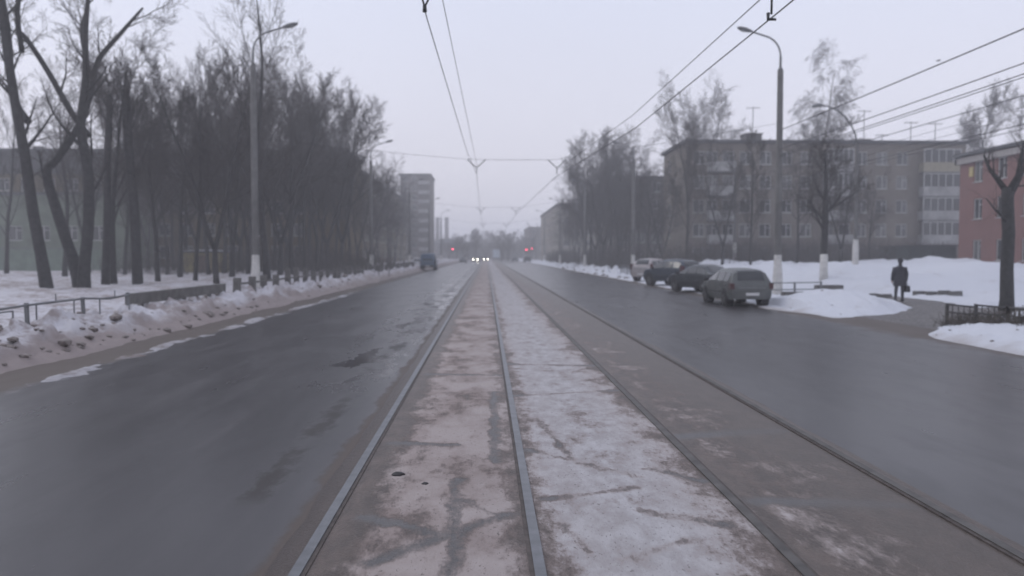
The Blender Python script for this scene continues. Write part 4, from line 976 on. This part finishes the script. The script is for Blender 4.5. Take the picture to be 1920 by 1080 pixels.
def glass_patch(sh, ya, yb, k0, k1, ta, tb, side, n=5, off=.012):
    rows = []
    for i in range(n+1):
        y = lerp(ya, yb, i/n); r = ring(sh, y); p, q = r[k0], r[k1]; row = []
        for t in (ta, (ta+tb)/2, tb):
            row.append((side*(lerp(p[0], q[0], t)+off), y, lerp(p[1], q[1], t)+.004))
        rows.append(row)
    return MB().grid(rows)
def top_patch(sh, ya, yb, n=5, off=.014, w=.93):
    rows = []
    for i in range(n+1):
        y = lerp(ya, yb, i/n); r = ring(sh, y); pts = [(r[5][0]*w+.0, r[5][1]), r[6], r[7], (-r[6][0], r[6][1]), (-r[5][0]*w, r[5][1])]
        sgn = -1 if ya < 0 else 1
        rows.append([(x, y+sgn*off*.8, z+off) for x, z in pts])
    return MB().grid(rows)
CARC = {}
def car(label, shape, x, y, rz, paint, z=0.02, lit=False, group=None, cat='car', name='parked_car', plate=True, snow=False):
    sh = SHAPES[shape]; o = thing(name, label, cat, (x, y, z), rz, group); st = sh['st']
    if shape not in CARC:
        ys_ = []
        for a, b in zip(st, st[1:]):
            n = max(1, int((b[0]-a[0])/.12)); ys_ += [lerp(a[0], b[0], k/n) for k in range(n)]
        ys_.append(st[-1][0]); b = MB()
        rows = []
        for yy in ys_:
            r = ring(sh, yy); rows.append([(px, yy, pz) for px, pz in r]+[(-px, yy, pz) for px, pz in reversed(r[:-1])])
        b.grid(rows); nn = len(rows[0])
        b.poly(rows[0]); b.poly(list(reversed(rows[-1])))
        for i in range(len(rows)-1): b.quad(rows[i][0], rows[i][-1], rows[i+1][-1], rows[i+1][0])
        D = {'body': b.mesh('body', 38, True)}
        D['rear'] = top_patch(sh, *sh['rearw']).mesh('rear_window', 180, True); D['front'] = top_patch(sh, *sh['front']).mesh('windscreen', 180, True)
        if shape == 'van':
            D['rear'] = MB().quad((-.62, -2.292, 1.32), (.62, -2.292, 1.32), (.58, -2.262, 1.9), (-.58, -2.262, 1.9)).mesh('rear_window')
        D['sides'] = [(glass_patch(sh, a, b_, 3, 4, .10, .88, s)).mesh('side_window', 180, True) for a, b_ in sh['sides'] for s in (1, -1)]
        wr = .31 if shape in ('hatch', 'sedan') else .36
        tyre = MB().lathe([(wr*.62, -.10), (wr*.93, -.10), (wr, -.06), (wr, .06), (wr*.93, .10), (wr*.62, .10)], 20, axis='x').mesh('tyre', 35, True)
        rim = MB().lathe([(wr*.62, .055), (wr*.60, .085), (wr*.2, .07), (.03, .095)], 14, axis='x')
        for k in range(5):
            w = k*2*math.pi/5; rim.tube([(.08, .05*math.cos(w), .05*math.sin(w)), (.088, wr*.6*math.cos(w), wr*.6*math.sin(w))], [.03, .022], 4)
        D['tyre'], D['rim'], D['wr'] = tyre, rim.mesh('rim', 40), wr
        D['arch'] = MB().lathe([(wr*1.17, -.30), (wr*1.17, 0)], 22, axis='x').mesh('wheel_arch', 40, True)
        CARC[shape] = D
    D = CARC[shape]
    link('body', D['body'], None, o); bo = o.children[-1] if False else [c for c in COL.objects if False]
    body = [c for c in o.children][-1]
    if not body.data.materials: body.data.materials.append(None)
    body.material_slots[0].link = 'OBJECT'; body.material_slots[0].material = paint
    link('rear_window', D['rear'], M_GLASS, o); link('windscreen', D['front'], M_GLASS, o)
    for m_ in D['sides']: link('side_window', m_, M_GLASS, o)
    W = max(s_[4] for s_ in st); wr = D['wr']
    for wy in sh['wheels']:
        for s in (1, -1):
            ac = link('wheel_arch', D['arch'], M_BLACK, o, (s*(W+.004), wy, wr+.02)); ac.rotation_euler = (0, 0, 0 if s > 0 else math.pi)
            ty = link('wheel', D['tyre'], M_TYRE, o, (s*(W-.075), wy, wr)); ty.rotation_euler = (0, 0, 0 if s > 0 else math.pi)
            link('rim', D['rim'], M_RIM, ty)
    y0, y1 = st[0][0], st[-1][0]; tz = sh['tz']
    rw = ring(sh, y0+.05)[2][0]
    b = MB(); rows = []
    for yy_, k in ((y0-.05, .93), (y0+.16, 1.045)):
        pass
    def bumper(ye, sgn):
        mb = MB(); rows = []
        for xx in (-1, -.85, 0, .85, 1):
            yy2 = ye + sgn*(.055 - .03*abs(xx)**3) if abs(xx) < 1 else ye - sgn*.28
            xw = xx*(W*.955 if abs(xx) < 1 else W*1.012)
            rows.append([(xw, yy2, zz) for zz in (st[0][1]-.06, st[0][1]+.0, st[0][1]+.2, st[0][1]+.23)])
        mb.grid(rows); return mb
    bump_m = M_BLACK if shape in ('van',) else paint
    bumper(y0, -1).build('bumper', bump_m, o, 180, True); bumper(y1, 1).build('bumper', bump_m, o, 180, True)
    rt = ring(sh, sh['ty']+.08)
    for s in (1, -1):
        tl = MB().box(s*rt[2][0]-.13 if s > 0 else s*rt[2][0]-.012, s*rt[2][0]+.012 if s > 0 else s*rt[2][0]+.13, y0-.012, sh['ty']+.22, tz-.12, tz+.1 if shape != 'suv' else tz+.3)
        bm = None
        tl.build('taillight', M_REDL, o)
        rf_ = ring(sh, y1-.12); hm = M_HEADL if not lit else plain('lit_headlight', (1, .95, .85), .3, emit=((1, .93, .78), 45.0))
        xa, xb = sorted((s*rf_[2][0]*.98, s*(rf_[2][0]-.30)))
        MB().box(xa, xb, y1-.2, y1+.012, .52 if shape != 'van' else .75, .67 if shape != 'van' else .95).build('headlight', hm, o)
        mr = ring(sh, sh['front'][1]-.12)
        xa, xb = sorted((s*(mr[3][0]+.03), s*(mr[3][0]+.2)))
        MB().box(xa, xb, sh['front'][1]-.28, sh['front'][1]-.17, mr[3][1]+.0, mr[3][1]+.13).build('mirror', M_BLACK, o)
        for a, b_ in sh['sides'][:2]:
            hx = ring(sh, b_-.12)[3][0]; xa, xb = sorted((s*hx, s*(hx+.025)))
            MB().box(xa, xb, a+.12, a+.28, st[5][2]-.13, st[5][2]-.10).build('door_handle', M_BLACK, o)
    for s in (1, -1):   # rub strips along the doors, a strip across the tail
        rb = MB(); pr = [(s*(ring(sh, yy3)[2][0]+.012), yy3, lerp(ring(sh, yy3)[1][1], ring(sh, yy3)[2][1], .75)) for yy3 in [lerp(sh['wheels'][0]+.42, sh['wheels'][1]-.42, q/6) for q in range(7)]]
        rb.tube(pr, .022, 5).build('rub_strip', M_BLACK, o, 180)
        for gy in (sh['sides'][1][0]-.05, sh['sides'][1][1]+.05):
            gp = [(s*(ring(sh, gy)[k3][0]+.001), gy, ring(sh, gy)[k3][1]) for k3 in (1, 2, 3)]; MB().tube(gp, .006, 4).build('door_gap', M_BLACK, o)
    yb = st[1][0]-.004; MB().box(-.52, .52, yb-.03, yb-.002, st[1][2]-.05, st[1][2]-.015).build('tail_strip', M_RIM, o)
    MB().box(-.26, .26, y0-.075, y0-.058, st[0][1]+.07, st[0][1]+.18).build('licence_plate', M_PLATE, o)
    return o
def paint(name, c, rough=.3): return plain(name, c, rough, .25, var=.18, sc=2.5, spec=.5)
P_GREY = paint('grey_beige_car_paint', (.088, .094, .092), .36); P_DARK = paint('dark_car_paint', (.028, .034, .040), .3); P_DARK2 = paint('dark_green_car_paint', (.035, .047, .066), .32)
P_SILV = paint('silver_car_paint', (.34, .31, .31), .4); P_BLUE = paint('blue_van_paint', (.045, .085, .14), .4); P_WHITE = paint('white_car_paint', (.5, .5, .52), .4)
# parked on the right
yN = 2*F/(577-VY)
car('grey hatchback parked nearest on the right, seen from behind', 'hatch', 10.15, yN+2.1, R(1), P_GREY, 0.01)
car('dark sedan parked just beyond the near grey hatchback', 'sedan', 11.5, 42.2, R(20), P_DARK, .05)
car('dark grey crossover between the silver car and the dark sedan', 'suv', 11.9, 50.8, R(24), P_DARK2, .05)
car('silver car farthest of the four parked on the right, angled into the verge', 'suv', 12.7, 60.3, R(-38), P_SILV, .05)
# left and far
car('dark blue van standing at the left kerb far ahead', 'van', PX(802, 103), 105.5, 0, P_BLUE, 0, name='parked_van', cat='van')
car('car with pale roof behind the dark blue van on the left', 'hatch', -10.0, 118, 0, P_WHITE, .05)
car('dark car standing on the left side of the road far beyond the van', 'sedan', PX(868, 205), 207, R(180), P_DARK, 0, name='far_car')
car('far car with lit headlights, left of the two coming towards us', 'hatch', PX(891, 235), 237, R(180), P_DARK, 0, True, name='oncoming_car')
car('far car with lit headlights, right of the two coming towards us', 'sedan', PX(911, 262), 264, R(180), P_DARK2, 0, True, name='oncoming_car')
car('dark car far ahead on the right lane under the red traffic light', 'suv', PX(989, 215), 217, 0, P_DARK, 0, name='far_car')
car('farther dark car ahead on the right lane, left of another dark car', 'sedan', PX(966, 240), 243, 0, P_DARK2, 0, name='far_car')
# box truck
t = thing('box_truck', 'pale blue box truck far down the middle of the street', 'truck', (PX(931, 290), 290, 0)); PB = paint('pale_blue_box', (.50, .57, .65), .5)
MB().box(-1.25, 1.25, 0, 6, .95, 4.0).build('cargo_box', PB, t); MB().box(-1.15, 1.15, 6.1, 8.0, .6, 2.6).build('cab', PB, t); MB().box(-.5, .5, .1, 7.9, .6, .94).build('chassis', M_BLACK, t)
for s in (-1, 1):
    for yy in (1.3, 6.9): MB().lathe([(.3, -.14), (.48, -.14), (.5, 0), (.48, .14), (.3, .14)], 14, (s*1.0, yy, .5), 'x').build('wheel', M_TYRE, t, 40)
    MB().box(s*.9-.12, s*.9+.12, -.03, -.003, 1.0, 1.15).build('taillight', M_REDL, t)
# traffic lights
def traffic_light(px, py, d, label):
    x, z = PX(px, d), PZ(py, d); t = thing('traffic_light', label, 'traffic light', (x, d, 0), 0, 'red traffic lights far ahead')
    MB().tube([(0, .15, 0), (0, .15, z+.3)], .07, 8).build('pole', M_STEEL, t, 180); MB().box(-.19, .19, -.12, .08, z-.85, z+.28).build('housing', M_BLACK, t)
    red = plain('lit_red_lens', (.6, .03, .05), .3, emit=((1.0, .06, .13), 16.0))
    for k, m_ in enumerate((red, M_BLACK, M_BLACK)):
        MB().lathe([(.15, -.03), (.12, .0)], 14).mesh('x')
        b = MB(); b.poly([(.125*math.cos(w), -.135, z-.36*k+.125*math.sin(w)) for w in [2*math.pi*j/14 for j in range(14)]]); b.build('lens', m_, t)
traffic_light(849, 467, 232, 'red traffic light on the left side of the far crossing')
traffic_light(987, 468, 232, 'larger red traffic light on the right side of the far crossing')
traffic_light(997, 466, 262, 'smaller red traffic light just right of the larger one')

# ------------------------------------------------------------------ the walker
def skin(name, verts, edges, rads, mat, parent, root=0, sub=2):
    me = bpy.data.meshes.new(name); me.from_pydata(verts, edges, []); me.materials.append(mat)
    o = link(name, me, None, parent); md = o.modifiers.new('skin', 'SKIN'); md.use_smooth_shade = True
    for i, r in enumerate(rads):
        sv = me.skin_vertices[0].data[i]; sv.radius = r if isinstance(r, tuple) else (r, r); sv.use_root = (i == root)
    s = o.modifiers.new('sub', 'SUBSURF'); s.levels = sub; s.render_levels = sub; return o
def skin_mesh(o): 
    me = o.data; bm = bmesh.new(); bm.from_mesh(me); bm.verts.layers.skin.verify(); bm.to_mesh(me); bm.free()
def walker():
    d = 33.4; x = PX(1700, d); zg = .02
    t = thing('person', 'person in a dark coat walking on the muddy path, holding a dark bag', 'person', (x, d, zg), R(-8))
    V = [(0, 0, .98), (0, .02, 1.18), (0, .03, 1.36), (0, .02, 1.48), (0, 0, 1.56), (0, -.015, 1.68), (0, -.01, 1.77),   # pelvis..head 0-6
         (-.10, 0, .92), (-.13, .06, .52), (-.19, -.05, .10), (-.21, .10, .03),        # left leg 7-10
         (.10, 0, .92), (.12, .03, .50), (.12, .02, .10), (.13, .16, .03),             # right leg 11-14
         (-.20, .02, 1.42), (-.26, .03, 1.16), (-.25, .10, .93), (-.245, .13, .86),    # left arm 15-18
         (.20, .02, 1.42), (.27, .0, 1.16), (.28, .05, .90), (.28, .07, .82)]          # right arm 19-22
    E = [(0,1),(1,2),(2,3),(3,4),(4,5),(5,6),(0,7),(7,8),(8,9),(9,10),(0,11),(11,12),(12,13),(13,14),(2,15),(15,16),(16,17),(17,18),(2,19),(19,20),(20,21),(21,22)]
    Rr = [(.17,.13),(.17,.13),(.185,.13),(.09,.08),(.06,.06),(.095,.11),(.075,.085),.095,.075,.055,(.05,.045),.095,.075,.055,(.05,.045),.075,.062,.045,.035,.075,.062,.045,.035]
    # feet and hands point the way they walk (+y = away)
    me = bpy.data.meshes.new('body'); me.from_pydata(V, E, [])
    bm = bmesh.new(); bm.from_mesh(me); ly = bm.verts.layers.skin.verify(); bm.verts.ensure_lookup_table()
    for i, r in enumerate(Rr):
        sv = bm.verts[i][ly]; sv.radius = r if isinstance(r, tuple) else (r, r); sv.use_root = i == 0
    bm.to_mesh(me); bm.free()
    m_body = plain('dark_trousers_and_skin', (.030, .031, .036), .85, var=.25)
    o = link('body', me, m_body, t); md = o.modifiers.new('skin', 'SKIN'); md.use_smooth_shade = True; s = o.modifiers.new('sub', 'SUBSURF'); s.levels = 2; s.render_levels = 2
    coat = MB(); rows = []
    for z, a, b in ((.66, .27, .19), (.80, .265, .185), (1.0, .24, .17), (1.2, .235, .165), (1.36, .245, .165), (1.45, .20, .13), (1.52, .10, .095)):
        rows.append([(a*math.cos(w)*(1+.03*math.sin(5*w+z*4)), b*math.sin(w)+.02, z) for w in [2*math.pi*k/20 for k in range(21)]])
    coat.grid(rows); coat.build('coat', plain('dark_coat', (.034, .033, .042), .9, var=.25, sc=6), t, 180, True)
    for s, sw in ((-1, .10), (1, .05)):
        MB().tube([(s*.19, .02, 1.44), (s*.265, .02, 1.18), (s*.275, sw*.6+.02, 1.0), (s*.272, sw+.02, .92)], [.095, .082, .068, .06], 10).build('sleeve', MATS['dark_coat'], t, 180)
        # hand: palm, four fingers and thumb, curled
        hz = .90; hx, hy = s*.272, sw+.03; h = MB(); h.tube([(hx, hy, hz), (hx, hy+.01, hz-.05), (hx, hy+.015, hz-.09)], [.03, .042, .036], 8)
        for k in range(4):
            fy = hy-.03+.02*k; l = (.07, .078, .074, .06)[k]; h.tube([(hx, fy, hz-.085), (hx-s*.006, fy, hz-.085-l*.5), (hx-s*.03, fy, hz-.085-l*.85), (hx-s*.045, fy, hz-.085-l*.7)], [.010, .0095, .009, .007], 6)
        h.tube([(hx-s*.01, hy+.035, hz-.03), (hx-s*.02, hy+.06, hz-.07), (hx-s*.035, hy+.055, hz-.10)], [.013, .011, .008], 6)
        h.build('hand', plain('skin_tone', (.30, .19, .15), .6, var=.1), t, 180)
    hat = MB().lathe([(.104, 1.69), (.113, 1.72), (.110, 1.78), (.08, 1.83), (.02, 1.85)], 16, (0, -.012, 0)); hat.build('knit_hat', plain('dark_hat', (.03, .028, .033), .95), t, 180)
    MB().tube([(-.19, -.10, .07), (-.20, 0, .055), (-.215, .14, .04)], [.055, .06, .04], 8).build('shoe', M_BLACK, t, 180); MB().tube([(.12, -.05, .07), (.125, .05, .055), (.13, .19, .04)], [.055, .06, .04], 8).build('shoe', M_BLACK, t, 180)
    b = thing('handbag', 'dark handbag carried by the walking person', 'bag', (x+.30, d+.04, zg+.40))
    bm = bmesh.new(); bmesh.ops.create_cube(bm, size=1); bmesh.ops.bevel(bm, geom=bm.edges[:], offset=.1, segments=2)
    for v in bm.verts: v.co = Vector((v.co.x*.17*(1-.15*v.co.z), v.co.y*.34*(1-.12*v.co.z), v.co.z*.28+.14))
    me = bpy.data.meshes.new('bag_body'); bm.to_mesh(me); bm.free(); link('bag_body', me, M_BLACK, b)
    MB().tube([(0, -.09, .27), (0, -.07, .38), (-.02, 0, .43), (0, .07, .38), (0, .09, .27)], .012, 6).build('bag_handle', M_BLACK, b, 180)
walker()

# ------------------------------------------------------------------ misty winter air
hz = MB().box(-720, 720, Y0-4, 1170, -1.2, 36).build('haze', None); tag(hz, 'pale winter mist over the whole street', 'haze', kind='stuff')
hm = bpy.data.materials.new('mist'); hm.use_nodes = True; ht = hm.node_tree; ht.nodes.clear()
ho = ht.nodes.new('ShaderNodeOutputMaterial'); hv = ht.nodes.new('ShaderNodeVolumePrincipled')
hv.inputs['Color'].default_value = (.96, .96, .99, 1); hv.inputs['Density'].default_value = HAZE; hv.inputs['Anisotropy'].default_value = .2
ht.links.new(hv.outputs[0], ho.inputs['Volume']); hz.data.materials.append(hm)
